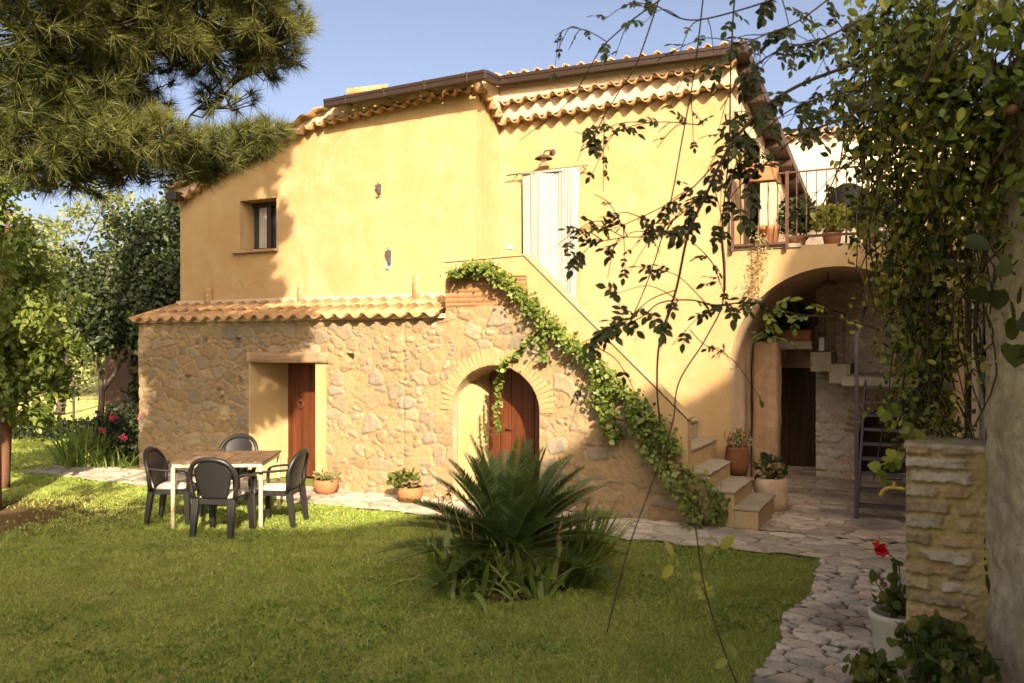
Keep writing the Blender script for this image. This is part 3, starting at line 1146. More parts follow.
vg.add(vs, [(3, 2, 1, 0), (4, 5, 6, 7), (0, 1, 5, 4), (1, 2, 6, 5), (2, 3, 7, 6), (3, 0, 4, 7)])
for i in range(9):
    p = A.lerp(B, .05 + i * .11)
    vg.obox(p + Vector((-.14, 0, -.05)), (.14, 0, 0), (0, .04, 0), (0, 0, .05))
vg.build('verge_board', M['dark_wood'], rf)

# --- right-hand side wall and terrace ------------------------------------
zt = 3.36
sv0, sv1, sz1 = 2.25, 3.7, 5.15
side_top = lambda v: 6.02 + (v - V2) / (8.6 - V2) * (4.5 - 6.02)
field_wall('side_wall', [V2, sv0, sv1, 8.5], [zt - .02, sz1, 6.1], .08, UR, plaster_fn, M['cream'], fh, side_top, None, [rect(sv0, sv1, -1, sz1)], axis='v')
w = MB()
w.box(UR - .22, UR - .18, sv0, sv1, zt, sz1)
for a in (sv0, .5 * (sv0 + sv1)):
    w.box(UR - .18, UR - .15, a + .06, a + .6, zt + .1, sz1 - .1)
w.build('terrace_door', M['dark_wood'], fh, bevel=.005)
w = MB()
w.box(UR + .005, UR + .045, V2 + .06, sv0 - .02, zt + .02, sz1)
w.build('shutter', M['yellow'], fh, bevel=.006)

tc, tr_, tzs = 3.753, 1.306, 1.77
an = np.linspace(0, math.pi, 41)


def arch_bot(u):
    q = np.clip(tr_ ** 2 - (u - tc) ** 2, 0, None)
    return np.where(np.abs(u - tc) < tr_, tzs + np.sqrt(q), -.02)


tw = empty('terrace')
tw.parent = fh
ua_ = tc - tr_ * np.cos(np.linspace(0, math.pi, 90))
ub_ = np.linspace(tc + tr_ + .001, 6.6, 30)
uu = np.concatenate([ua_, ub_])
tt = np.linspace(0, 1, 26)
zb = arch_bot(uu)
zb[0] = tzs
zb[89] = tzs
UU = uu[:, None] + 0 * tt[None]
ZZ = zb[:, None] + (zt - zb)[:, None] * tt[None]
hh, _ = plaster_fn(UU, ZZ)
P = np.stack([UU, V2 - hh - .0, ZZ], -1)
I = np.arange(P.shape[0] * P.shape[1]).reshape(P.shape[:2])
Fq = np.stack([I[:-1, :-1], I[1:, :-1], I[1:, 1:], I[:-1, 1:]], -1).reshape(-1, 4)
np_mesh('arch_wall', P.reshape(-1, 3), Fq, M['yellow'], tw, True)


def rough_strip(name, pts, v0, v1, mat, parent, amp=.02, nv=24):
    """band following (u,z) points from v0 to v1, slightly uneven"""
    pts = np.array(pts)
    d = np.gradient(pts, axis=0)
    nrm = np.stack([d[:, 1], -d[:, 0]], -1)
    nrm /= np.linalg.norm(nrm, axis=1, keepdims=True)
    vv = np.linspace(v0, v1, nv)
    s = np.cumsum(np.r_[0, np.linalg.norm(np.diff(pts, axis=0), axis=1)])
    S, VV = np.meshgrid(s, vv, indexing='ij')
    h = (fbm(S * 3, VV * 3, 4) - .5) * amp * 2
    h[:, 0] = 0
    Pu = pts[:, 0][:, None] + nrm[:, 0][:, None] * h
    Pz = pts[:, 1][:, None] + nrm[:, 1][:, None] * h
    P = np.stack([Pu, VV, Pz], -1)
    I = np.arange(P.shape[0] * P.shape[1]).reshape(P.shape[:2])
    Fq = np.stack([I[:-1, :-1], I[1:, :-1], I[1:, 1:], I[:-1, 1:]], -1).reshape(-1, 4)
    return np_mesh(name, P.reshape(-1, 3), Fq, mat, parent, True)


arcp = [(tc - tr_ * math.cos(a), tzs + tr_ * math.sin(a)) for a in an]
rough_strip('vault', arcp, V2, 4.45, M['pier'], tw, .03)
rough_strip('vault_jamb', [(UR, z) for z in np.linspace(-.02, tzs, 20)], V2, 2.48, M['cream'], tw, .02)
w = MB()
w.box(UR - .02, 6.6, V2 + .02, 9, zt - .12, zt)
w.box(UR - .02, UR + .9, V2 - .02, V2 + .1, zt - .02, zt + .03)
w.build('terrace_floor', M['concrete'], tw)
# inner passage
pa = empty('passage')
pa.parent = fh


def rubble_fn(u, z):
    e, h = stones(u + 9, z, .26, .11, 31, .42, .3)
    m = sstep(.05, .22, e + (fbm(u * 20, z * 20, 3) - .5) * .2)
    hg = m * .034 * (.4 + h[..., 1]) + (fbm(u * 12, z * 12, 4) - .5) * .04
    tones = np.array([(.60, .51, .39), (.52, .44, .34), (.64, .53, .40), (.54, .38, .27), (.66, .58, .46)])
    c = tones[(h[..., 2] * 5).astype(int)]
    mor = np.array((.66, .56, .43)) * (.8 + .4 * fbm(u * 3, z * 3, 3))[..., None]
    return hg, mor * (.62 + .38 * sstep(.0, .1, e))[..., None] * (1 - m[..., None] * .85) + c * m[..., None] * .85


BV = 4.3
bu0 = PU(816, BV)
oc, ohw, osp, orise = 4.22, .40, .72, .40
low_arch = lambda u, z: ((z < osp) & (np.abs(u - oc) < ohw)) | ((z >= osp) & (((u - oc) / ohw) ** 2 + ((z - osp) / orise) ** 2 < 1))
field_wall('inner_wall', [bu0, 5.6], [0, 3.2], .022, BV, rubble_fn, M['stone'], pa, None, None, [low_arch])
w = MB()
w.box(bu0 + .005, bu0 + .4, BV + .03, BV + .5, 0, 3.2)
w.box(5.08, 5.6, V2 + .05, BV, 0, 3.3)
w.build('inner_corner', M['pier'], pa)
w = MB()
nz_ = 40
for i in range(nz_ + 1):
    z_ = 2.12 * i / nz_
    for j in range(28):
        a = 2 * math.pi * j / 28
        ca, sa = math.cos(a), math.sin(a)
        k_ = .185 / max(abs(ca), abs(sa)) ** .8 + (float(fbm(np.array(a * 2.2), np.array(z_ * 3.0), 3)) - .5) * .05
        w.v.append((2.68 + k_ * ca, 2.95 + k_ * sa, z_))
for i in range(nz_):
    for j in range(28):
        w.f.append((i * 28 + j, i * 28 + (j + 1) % 28, (i + 1) * 28 + (j + 1) % 28, (i + 1) * 28 + j))
w.build('pier', M['pier_dark'], pa, True)
w = MB()
w.box(1.6, 2.46, 2.5, 2.7, 0, 3.2)
w.box(2.3, 2.46, 2.5, 6.5, 0, 3.2)
w.box(2.3, 5.6, 6.3, 6.5, 0, 3.2)
w.box(2.46, bu0, BV + .02, BV + .2, 1.72, 3.2)
w.build('back_room_wall', M['pier'], pa)
w = MB()
for i in range(4):
    w.box(2.47 + i * .16, 2.625 + i * .16, 5.3, 5.34, 0.02, 1.9)
w.build('inner_door', M['dark_wood'], pa, bevel=.004)
orr = MB()
for i in range(18):
    a = math.pi * (i + .5) / 18
    d = Vector((-math.cos(a) / ohw, 0, math.sin(a) / orise)).normalized()
    t = Vector((d.z, 0, -d.x))
    c = Vector((oc - ohw * math.cos(a), BV - .015, osp + orise * math.sin(a))) + d * .10
    orr.obox(c, d * .105, t * .027, (0, .04, 0))
orr.build('low_arch_ring', M['arch_brick'], pa, bevel=.005)
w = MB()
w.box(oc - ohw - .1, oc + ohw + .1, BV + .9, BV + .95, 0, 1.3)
w.build('low_arch_shade', M['dark'], pa)  # black panel paints the shade deep inside the low arch
w = MB()
w.tube([(3.6, 2.2, 3.05), (3.6, 2.2, 2.93)], .012, 6)
w.lathe([(.01, .0), (.1, -.03), (.12, -.05), (.03, -.06)], (3.6, 2.2, 2.95), 12)
w.build('ceiling_hook', M['iron'], pa)

# concrete stair inside the passage
cs = empty('concrete_stair')
cs.parent = fh
for k, (a, b_, v0_, z_) in enumerate([(2.47, 3.22, 3.35, 2.15), (3.22, 3.48, 3.45, 1.98), (3.48, 3.74, 3.45, 1.81), (3.74, 5.07, 2.5, 1.66)]):
    w = MB()
    w.box(a, b_ + .03, v0_, BV + .01, z_ - (.13 if k in (0, 3) else .29), z_)
    w.build('landing' if k in (0, 3) else 'step', M['concrete'], cs, bevel=.008)
w = MB()
for uu_, z_ in ((3.28, 1.98), (3.42, 1.98), (3.55, 1.81), (3.68, 1.81)):
    w.tube([(uu_, 3.5, z_), (uu_, 3.5, z_ + .72)], .008, 6)
w.tube([(3.24, 3.5, 2.72), (3.72, 3.5, 2.52)], .012, 6)
w.build('handrail', M['iron'], cs)

# --- outside staircase ----------------------------------------------------
sc_ = empty('staircase')
sc_.parent = fh
lv = [(.25, 2.83, 3.10, 1.02), (.43, 2.55, 2.83, 1.06), (.62, 2.28, 2.55, 1.2), (.85, 2.03, 2.28, 1.5), (1.1, 1.73, 2.03, 1.5), (1.35, 1.43, 1.73, 1.5),
      (1.6, 1.13, 1.43, 1.5), (1.85, .83, 1.13, 1.5), (2.1, .5, .83, 1.5), (2.35, U_LAND + .2, .5, V2 - .02)]
for i, (z_, a, b_, v1_) in enumerate(lv):
    w = MB()
    v0_ = .005 if i < 3 else .2
    w.box(a, b_ + (.004 if i == 0 else .002), v0_, v1_, 1.96 if i == 9 else 0, z_ - .035)
    st = w.build('step' if i < 9 else 'landing', M['yellow_pale'] if i < 4 else M['concrete'], sc_, bevel=.012)
    t = MB()
    t.box(a - .01, b_ + .022, v0_ - .02, v1_ + .01, z_ - .035, z_)
    t.build('tread', M['concrete'], st, bevel=.008)
pu0 = PU(525, 0)
pz0 = PZ(525, 256, 0)[1]
pz1 = PZ(688, 420, 0)[1]
pw = MB()
sl = lambda u: float(stone_top(np.array(u)))
poly = [(U_LAND, zb_land - .05), (u_sl0 - .02, zb_land - .05), (u_sl0, z_sl0 - .10), (U_PEND, sl(U_PEND) - .10), (U_PEND, pz1), (pu0, pz0), (U_LAND, PZ(445, 263, 0)[1])]
pw.prism_uz(poly, -.025, .16)
pw.build('parapet', M['yellow'], sc_, bevel=.012)
cp = MB()
poly = [(U_PEND + .02, pz1), (pu0, pz0 + .002), (pu0, pz0 + .032), (U_PEND + .02, pz1 + .03)]
cp.prism_uz(poly, -.045, .18)
poly = [(pu0, pz0 + .002), (U_LAND - .02, PZ(445, 263, 0)[1] + .002), (U_LAND - .02, PZ(445, 263, 0)[1] + .02), (pu0, pz0 + .026)]
cp.prism_uz(poly, -.04, .175)
cp.build('parapet_coping', M['yellow_pale'], sc_, bevel=.006)

# --- terrace railing --------------------------------------------------------
rl = empty('railing')
rl.parent = fh
VR = V2 - .06
RU0, RU1, RU2 = PU(731, VR), PU(787, VR), PU(868, VR)
zrt = PZ(787, 172, VR)[1]
w = MB()
w.box(RU0, RU1 - .02, VR - .012, VR + .012, zt + .02, zt + .05)
w.box(RU1 + .02, 5.9, VR - .012, VR + .012, zt + .09, zt + .12)
w.box(RU0 + .0, 5.9, VR - .014, VR + .014, zrt - .02, zrt)
w.build('rail', M['iron'], rl)
for uu_ in (RU0 + .02, RU1, RU2, RU2 + .8):
    w = MB()
    w.box(uu_ - .02, uu_ + .02, VR - .02, VR + .02, zt - .05, zrt + .01)
    w.build('post', M['iron'], rl, bevel=.003)
uu_ = RU0 + .12
while uu_ < 5.0:
    if min(abs(uu_ - q) for q in (RU1, RU2, RU2 + .8)) > .06:
        w = MB()
        w.box(uu_ - .006, uu_ + .006, VR - .006, VR + .006, zt + .05 if uu_ < RU1 else zt + .12, zrt - .02)
        w.build('baluster', M['iron'], rl)
    uu_ += .118
# drainpipe / cable on the yellow wall
w = MB()
pp = [PZ(a, b_, V2 - .02) for a, b_ in ((734, 170), (728, 205), (722, 235), (725, 262), (725, 290))]
w.tube([(a, V2 - .02, z_) for a, z_ in pp], .012, 6)
w.build('cable', M['iron'], fh, True)


def copy_tree(o, parent=None):
    c = o.copy()
    col.objects.link(c)
    if parent is not None:
        c.parent = parent
    for ch in list(o.children):
        copy_tree(ch, c)
    return c


def house_empty(name, u, v, z, label, cat, group=None, rz=HOUSE_ROT):
    return empty(name, L(u, v, z), rz, label, cat, group)


# ==================================================================== THINGS ON THE HOUSE
# wall lamp over the curtain
ul, zl = PZ(543, 158, V2 - .22)
t = house_empty('wall_lamp', ul, V2, zl, 'small dark metal shade lamp on a round rose above the white curtain', 'lamp')
w = MB()
w.lathe([(.0, 0), (.05, 0), (.06, -.02), (.03, -.035), (.0, -.035)], (0, 0, 0), 16)
o = w.build('wall_rose', M['iron'], t, True)
o.rotation_euler = (R(90), 0, 0)
o.location = (.05, 0.0, .12)
w = MB()
w.tube(smooth_path([(.05, -.02, .12), (.04, -.1, .13), (.01, -.18, .10), (0, -.2, .04)], 5), .012, 8)
w.build('arm', M['iron'], t, True)
w = MB()
w.lathe([(.02, .05), (.05, .045), (.125, .0), (.13, -.012), (.12, -.004), (.045, .03), (.015, .035)], (0, -.2, 0), 24)
w.build('shade', M['iron'], t, True)
w = MB()
w.lathe([(.01, .03), (.035, .01), (.042, -.03), (.03, -.065), (0, -.075)], (0, -.2, 0), 14)
w.build('bulb', M['bulb'], t, True)

# curtain and rod
cu_z = PZ(552, 171, V2 - .11)[1]
cu0, cu1 = PU(521.5, V2 - .11), PU(580, V2 - .11)
t = house_empty('curtain', cu0, V2 - .11, 2.46, 'long white curtain hanging in pleats over the upstairs doorway', 'curtain')
n = 150
H = cu_z - 2.46
Vc, Fc = [], []
nz = 22
for j in range(nz + 1):
    q = j / nz
    for i in range(n + 1):
        s = i / n
        wv = .0042 * math.sin(s * 95 + 2.0 * math.sin(q * 1.7 + s * 7)) * (.6 + .5 * q) + .0055 * math.sin(s * 41 + q * 2.1 + 2 * math.sin(s * 5)) * (1.1 - .5 * q) + .020 * math.sin(s * 11 + 1.6 * q)
        wd_ = (cu1 - cu0) * (.93 + .07 * q) 
        Vc.append((s * wd_ + .03 * (1 - q) * (1 - s), wv, q * H))
for j in range(nz):
    for i in range(n):
        a = j * (n + 1) + i
        Fc.append((a, a + 1, a + n + 2, a + n + 1))
cl = np_mesh('cloth', np.array(Vc), np.array(Fc), M['curtain'], t, True)
w = MB()
w.tube([(0.0, 0, H), (cu1 - cu0, 0, H)], .02, 8)
w.build('hem', M['curtain'], t, True)
ra, rb = PU(507, V2 - .11), PU(588, V2 - .11)
t = house_empty('curtain_rod', ra, V2 - .11, cu_z + .012, 'thin cane curtain rod above the upstairs doorway', 'rod')
w = MB()
w.tube([(0, 0, -.01), ((rb - ra) * .5, .0, .012), (rb - ra, 0, .02)], .011, 8)
w.build('pole', M['table_wood'], t, True)
w = MB()
for x in (.12, rb - ra - .08):
    w.tube([(x, 0, 0), (x, .11, 0)], .008, 6)
w.build('bracket', M['iron'], t)

# half-tile wall lights standing on the ledge
for (px, py, hpx, lab) in ((207, 311, 23, 'clay half-tile wall light on the ledge in pine shade'),
                           (300, 309, 27, 'clay half-tile wall light on the ledge below and right of the window'),
                           (416, 305, 30, 'clay half-tile wall light on the ledge beside the stair landing')):
    uu_, z_ = PZ(px, py, V1 - .07)
    hh_ = hpx / F_PX * (L(uu_, V1).y)
    t = house_empty('tile_wall_light', uu_, V1 - .03, z_, lab, 'wall light', 'half-tile wall lights along the ledge')
    w = MB()
    na = 12
    vs = []
    for q, rr in ((0, .085), (1, .062)):
        for th in (0, .014):
            for i in range(na + 1):
                a = math.pi * i / na
                vs.append((math.cos(a) * (rr - th), -math.sin(a) * (rr - th) - .0, q * hh_))
    m_ = na + 1
    fs = []
    for i in range(na):
        fs += [(i, i + 1, 2 * m_ + i + 1, 2 * m_ + i), (m_ + i + 1, m_ + i, 3 * m_ + i, 3 * m_ + i + 1), (2 * m_ + i, 2 * m_ + i + 1, 3 * m_ + i + 1, 3 * m_ + i), (i + 1, i, m_ + i, m_ + i + 1)]
    w.add(vs, fs)
    w.build('clay_tile', M['tile'], t, True)
    w = MB()
    w.box(-.03, .03, -.045, 0, .02, .09)
    w.build('lamp_holder', M['iron'], t)
# two small spotlights on the wall
for (px, py, h_, lab) in ((377, 190, 13, 'small dark wall fitting high on the yellow wall'), (387, 259, 19, 'small metal lantern fitting low on the yellow wall above the ledge')):
    uu_, z_ = PZ(px, py + h_ / 2, V1 - .05)
    hh_ = h_ / F_PX * 12.8
    t = house_empty('wall_fitting', uu_, V1, z_, lab, 'wall light')
    w = MB()
    w.box(-.055, .055, -.012, .0, 0, hh_)
    w.build('back_plate', M['lamp_white'] if h_ > 15 else M['yellow_pale'], t, bevel=.003)
    w = MB()
    w.prism_uz([(-.035, hh_ - .03), (.055, hh_ - .01), (.05, hh_ * .2), (.02, hh_ * .35)], -.07, -.013)
    w.build('hood', M['steel'], t, bevel=.004)
    w = MB()
    w.tube([(0, -.012, hh_), (0, -.05, hh_ + .012), (0, -.05, hh_ + .03)], .006, 6)
    w.tube([(-.05, -.012, .0), (.03, -.05, .0)], .006, 6)
    w.build('wire_frame', M['iron'], t)


# ==================================================================== POTS
def leafy(name, mat, parent, c, r, n, size, TV=ROUND_V, bias=(0, 0, .6)):
    lf = Leaves()
    P = ellipsoid_pts(n, c, r, .2)
    P[:, 2] = np.maximum(P[:, 2], c[2] - r[2])
    lf.put(P, rand_dirs(n, (0, 0, .3)), rand_dirs(n, (bias[0], bias[1], bias[2] + .6)), rng.uniform(size * .6, size * 1.3, n), TV=TV)
    return lf.build(name, mat, parent)


def bowl_pot(loc, r, h, label, cat='flower pot'):
    t = empty('flower_pot', loc, 0, label, cat, 'terracotta bowls along the stone wall')
    w = MB()
    w.lathe([(0, 0), (r * .62, 0), (r * .86, h * .3), (r, h * .68), (r * .98, h * .86), (r * .9, h * .93), (r * .93, h), (r * .84, h), (r * .8, h * .85), (0, h * .85)], n=28)
    w.build('bowl', M['terracotta'], t, True)
    w = MB()
    w.lathe([(0, h * .87), (r * .79, h * .865)], n=20)
    w.build('soil', M['soil'], t)
    return t


p = PG(326, 494)
t = bowl_pot(p, .18, .21, 'terracotta bowl with low dry plants beside the wooden-lintel door')
leafy('plant', M['olive'], t, (0, 0, .24), (.2, .2, .09), 170, .05, LEAF_V)
leafy('dry_sprig', M['dry'], t, (0, 0, .26), (.19, .19, .1), 60, .05, SLIM_V)
p = PG(410, 503)
t = bowl_pot(p, .175, .215, 'terracotta bowl with leafy succulent between the door and the arch')
leafy('plant', M['geranium'], t, (-.08, 0, .30), (.22, .18, .16), 120, .075)
leafy('dry_sprig', M['dry'], t, (.02, -.02, .27), (.16, .16, .1), 60, .06)

# urn on the steps
p = L(2.62, 1.20, .43)
t = empty('urn', p, 0, 'dark terracotta urn with dry plants on the steps by the arch', 'plant pot')
w = MB()
w.lathe([(0, 0), (.11, 0), (.14, .1), (.16, .22), (.14, .33), (.15, .36), (.13, .36), (.12, .3), (0, .3)], n=22)
w.build('jar', M['urn'], t, True)
leafy('plant', M['dry'], t, (0, 0, .45), (.2, .18, .13), 220, .06, SLIM_V)
leafy('leaves', M['olive'], t, (0.03, 0, .45), (.18, .18, .12), 90, .05, LEAF_V)
# stump planter
p = L(3.02, 1.35, 0)
t = empty('stone_planter', p, HOUSE_ROT, 'rough stone planter with trailing succulents at the passage entrance', 'planter')
w = MB()
w.lathe([(0, 0), (.22, 0), (.21, .12), (.225, .28), (.2, .40), (.16, .41), (.15, .36), (0, .36)], n=16)
for i, v_ in enumerate(w.v):
    k_ = 1 + (float(vnoise(np.array(v_[0] * 9 + 5), np.array(v_[1] * 9 + v_[2] * 6))) - .5) * .3
    w.v[i] = (v_[0] * k_, v_[1] * k_ * 1.15, v_[2])
w.build('block', M['pier'], t, True)
leafy('plant', M['vine_dark'], t, (-.02, 0, .52), (.2, .2, .17), 160, .07)
leafy('succulent', M['dry'], t, (.02, -.08, .5), (.16, .14, .12), 90, .06)

# planters on the railing and the passage
pu_, pz_ = PZ(762, 182, V2 - .1)
t = house_empty('window_box', pu_, V2 - .10, pz_, 'terracotta trough hung at the top of the terrace railing', 'planter')
w = MB()
w.prism_uz([(-.17, 0), (.17, 0), (.2, .19), (-.2, .19)], -.09, .09)
w.box(-.21, .21, -.1, .1, .19, .23)
w.build('trough', M['terracotta'], t, bevel=.012)
leafy('plant', M['vine_dark'], t, (0, 0, .27), (.2, .1, .09), 60, .05, LEAF_V)
pu_, pz_ = PZ(764, 249, V2 + .1)
t = house_empty('flower_pot', pu_ + .06, V2 + .12, zt, 'terracotta pot with dry trailing plant behind the terrace railing', 'flower pot')
w = MB()
w.lathe([(0, 0), (.1, 0), (.135, .22), (.15, .23), (.15, .28), (.13, .28), (.12, .24), (0, .24)], n=20)
w.build('pot', M['terracotta'], t, True)
lf = Leaves()
n = 500
q = rng.random(n)
P = np.stack([-.1 + rng.normal(0, .05, n), -.24 + rng.normal(0, .04, n) , .3 - q * 1.05], -1)
P[:, 0] += .05 * np.sin(q * 5)
P[q < .15, 1] += .2
lf.put(P, rand_dirs(n, (0, 0, -.4)), rand_dirs(n), rng.uniform(.03, .06, n), TV=SLIM_V)
lf.build('dry_trail', M['dry'], t)
w = MB()
w.tube([(0, 0, .24), (-.02, 0, .55), (.0, .02, .8)], .006, 5)
w.build('stalk', M['stem_green'], t)
w = MB()
w.tube([(-.02, -.02, .28), (-.1, -.2, .3), (-.1, -.25, 0), (-.09, -.24, -.7)], .005, 5)
w.build('stalk', M['stem_green'], t)

t = house_empty('trough_planter', 2.95, 3.55, 2.15, 'reddish trough with dark plants on the passage stair landing', 'planter')
w = MB()
w.prism_uz([(-.26, 0), (.26, 0), (.29, .16), (-.29, .16)], -.09, .09)
w.build('trough', M['terracotta'], t, bevel=.01)
leafy('plant', M['vine_dark'], t, (0, 0, .34), (.36, .2, .22), 260, .07)
t = house_empty('lantern', 3.36, 3.62, 1.98, 'pale glass lantern on the passage stair step', 'lantern')
w = MB()
w.box(-.05, .05, -.05, .05, 0, .02)
w.box(-.05, .05, -.05, .05, .22, .24)
for a in (-.045, .045):
    for b_ in (-.045, .045):
        w.box(a - .004, a + .004, b_ - .004, b_ + .004, .02, .22)
w.lathe([(.05, .24), (.02, .29), (0, .29)], n=8)
w.build('frame', M['steel'], t)
w = MB()
w.box(-.036, .036, -.036, .036, .02, .21)
w.build('candle_glass', M['lamp_white'], t)

# terrace furniture: barbecue, table, pots
t = house_empty('barbecue', PU(848, V2 + 1.3), V2 + 1.3, zt, 'black dome-topped barbecue behind the terrace railing', 'barbecue')
w = MB()
w.lathe([(0, .98), (.1, .96), (.22, .88), (.29, .74), (.31, .62)], n=24)
w.build('lid', M['black'], t, True)
w = MB()
w.lathe([(.31, .61), (.29, .5), (.2, .38), (0, .34)], n=24)
w.build('bowl', M['black'], t, True)
for a in (0.5, 2.6, 4.7):
    w = MB()
    w.tube([(.15 * math.cos(a), .15 * math.sin(a), .42), (.28 * math.cos(a), .28 * math.sin(a), 0)], .015, 6)
    w.build('leg', M['black'], t)
t = house_empty('terrace_table', PU(815, V2 + 1.0), V2 + 1.0, zt, 'small dark side table with a pale leg on the terrace', 'table')
w = MB()
w.box(-.25, .25, -.25, .25, .58, .61)
w.build('tabletop', M['steel'], t, bevel=.004)
for a in (-.22, .22):
    for b_ in (-.22, .22):
        w = MB()
        w.tube([(a, b_, .58), (a, b_, 0)], .018, 8)
        w.build('leg', M['lamp_white'] if (a < 0 and b_ < 0) else M['steel'], t)
for (px, vv_, hh_, lab, mt) in ((797, .75, .5, 'dark bushy potted plant beside the terrace table', 'vine_dark'), (832, .55, .35, 'low trailing potted plant under the barbecue', 'vine'),
                                (872, .6, .5, 'leafy potted plant at the right end of the terrace', 'vine_dark')):
    t = house_empty('potted_plant', PU(px, V2 + vv_), V2 + vv_, zt, lab, 'plant')
    w = MB()
    w.lathe([(0, 0), (.09, 0), (.12, .17), (.13, .2), (.11, .2), (0, .18)], n=16)
    w.build('pot', M['terracotta'], t, True)
    leafy('plant', M[mt], t, (0, 0, .2 + hh_ * .5), (.27, .22, hh_ * .6), 420, .07)

# ==================================================================== METAL STAIR
ms = empty('metal_stair', L(4.04, 1.12, 0), HOUSE_ROT, 'steep grey steel stair with open treads under the arch', 'stair')
w = MB()
w.box(-.022, .022, -.022, .022, 0, 2.2)
w.build('post', M['steel'], ms, bevel=.003)
for x in (0.0, .78):
    w = MB()
    d = Vector((0, 1.36, 1.58))
    dn = d.normalized()
    w.obox(Vector((x, .02, 0)) + d * .5, (.012, 0, 0), dn * (d.length * .5), Vector((0, -dn.z, dn.y)) * .06)
    w.build('stringer', M['steel'], ms, bevel=.003)
for i in range(9):
    z_ = .17 * (i + 1)
    y_ = .02 + 1.36 * z_ / 1.58
    w = MB()
    w.box(.014, .766, y_ - .09, y_ + .09, z_ - .03, z_)
    w.build('tread', M['steel'], ms, bevel=.003)
w = MB()
w.tube([(0, 0, 2.18), (0, .7, 2.35), (0, 1.4, 2.6)], .016, 8)
w.build('handrail', M['steel'], ms, True)

# ==================================================================== NEIGHBOUR HOUSES
nh = empty('neighbour_house', (5.2, 17.6, .42), R(-13), 'rough white plastered house with clay tile eave behind the terrace', 'house')
field_wall('wall', [-2.5, 6.5], [-.42, 6.0], .1, 0, lambda u, z: ((fbm(u * 2, z * 2, 4) - .5) * .06, None), M['white_wall'], nh)
w = MB()
w.box(-2.5, 6.5, .05, 5, 0, 5.6)
w.build('rear_block', M['white_wall'], nh)
w = MB()
wave_strip(w, (-2.6, .5, 6.22), (6.6, .5, 6.22), (0, -1, 0), .7, .16, .24, .06, .025)
wave_strip(w, (-2.6, .05, 5.98), (6.6, .05, 5.98), (0, -1, 0), .16, .02, .24, .05, .02)
w.add([(-2.6, .4, 6.15), (6.6, .4, 6.15), (6.6, 5, 5.5), (-2.6, 5, 5.5)], [(0, 1, 2, 3)])
w.build('roof', M['tile'], nh, True)

YB = -7.0
t = empty('shade_caster_house', (0, YB, 0), 0, 'unseen stepped house added behind the viewer to shade the lawn', 'house')
prof = [(-4.6, 0), (-4.6, 8.6), (-3.5, 9.0), (1.7, 9.0), (3.3, 9.6), (4.55, 10.25), (5.44, 10.8), (6.9, 11.5), (7.35, 11.6), (7.6, 13), (8.5, 14.5), (10.4, 17.9), (13, 18.4), (16, 18.4), (16, 0)]  # outline shaped so its shadow edge falls across lawn and stair wall
w = MB()
w.prism_uz(prof, -5, 0)
w.build('wall', M['white_wall'], t)
w = MB()
for (ua, za), (ub, zb_) in zip(prof[1:-2], prof[2:-1]):
    wave_strip(w, (ua, -.4, za + .03), (ub, -.4, zb_ + .03), (0, 1, 0), .6, .1, .24, .05, .02)
w.build('roof', M['tile'], t)

# ==================================================================== BRICK PILLAR AND GARDEN WALL
PY = 4.3
px0, px1, pzt = (906 - CX) / F_PX * PY, (986 - CX) / F_PX * PY, CAMZ - (446 - HZ) / F_PX * PY
prz = math.atan2(-.30, 1)
t = empty('brick_pillar', (px0, PY, 0), HOUSE_ROT, 'old brick pillar of uneven courses beside the cobbled path', 'pillar')
PWd = .36


def brick_fn(u, z):
    zw = z + (fbm(u * 3, z * 5, 3) - .5) * .03
    ch = .077
    row = np.floor(zw / ch)
    fz = zw / ch - row
    off = np.random.default_rng(5).random(200)[row.astype(int) % 200]
    bl = .26 + .24 * np.random.default_rng(6).random(200)[row.astype(int) % 200]
    k = u / bl + off * 3
    ki = np.floor(k)
    fu = k - ki
    hs = np.random.default_rng(8).random((256, 256, 3))[row.astype(int) % 256, ki.astype(int) % 256]
    thick = .34 + .12 * hs[..., 0]
    n1 = (fbm(u * 22, z * 22, 4) - .5)
    m = sstep(0, .14, thick - np.abs(fz - .5) + n1 * .28) * sstep(0, .08, .47 - np.abs(fu - .5) + n1 * .12)
    m = m * sstep(.0, .12, PWd - .015 - u + n1 * .1)
    hg = m * (.016 + .016 * hs[..., 1]) + n1 * .026 + (fbm(u * 60, z * 60, 3) - .5) * .008
    tones = np.array([(.44, .29, .19), (.50, .43, .33), (.33, .245, .17), (.56, .49, .41), (.47, .30, .19), (.40, .35, .27), (.44, .37, .22)])
    c = tones[(hs[..., 2] * 7).astype(int)] * (.85 + .3 * fbm(u * 12, z * 12, 3))[..., None]
    mor = np.array((.42, .325, .145)) * (.75 + .5 * fbm(u * 7, z * 7, 4))[..., None]
    mm = (m * (.7 + .28 * hs[..., 1]))[..., None]
    return hg, mor * (1 - mm) + c * mm


field_wall('front_face', [0, PWd + .03], [0, pzt], .006, 0, brick_fn, M['brickwork'], t)
field_wall('left_face', [0, .42], [0, pzt], .012, 0, lambda u, z: (brick_fn(u + .1, z)[0] * .15 - .012, brick_fn(u + .1, z)[1]), M['brickwork'], t, axis='v', sign=1)
w = MB()
w.box(.012, PWd, .012, .42, 0, pzt - .012)
w.box(-.01, PWd, -.012, .43, pzt - .016, pzt + .018)
w.build('core', M['grey_wall'], t, bevel=.012)
o_tap = L(0, 0)
tp = empty('garden_tap', (px0 - .005, PY + .06, CAMZ - (489 - HZ) / F_PX * (PY + .06)), HOUSE_ROT, 'brass garden tap on the left side of the brick pillar', 'tap')
w = MB()
w.tube(smooth_path([(.03, 0, 0), (-.03, 0, .004), (-.065, 0, -.004), (-.085, 0, -.03), (-.086, 0, -.045)], 5), [.012] * 16 + [.013] * 5, 10)
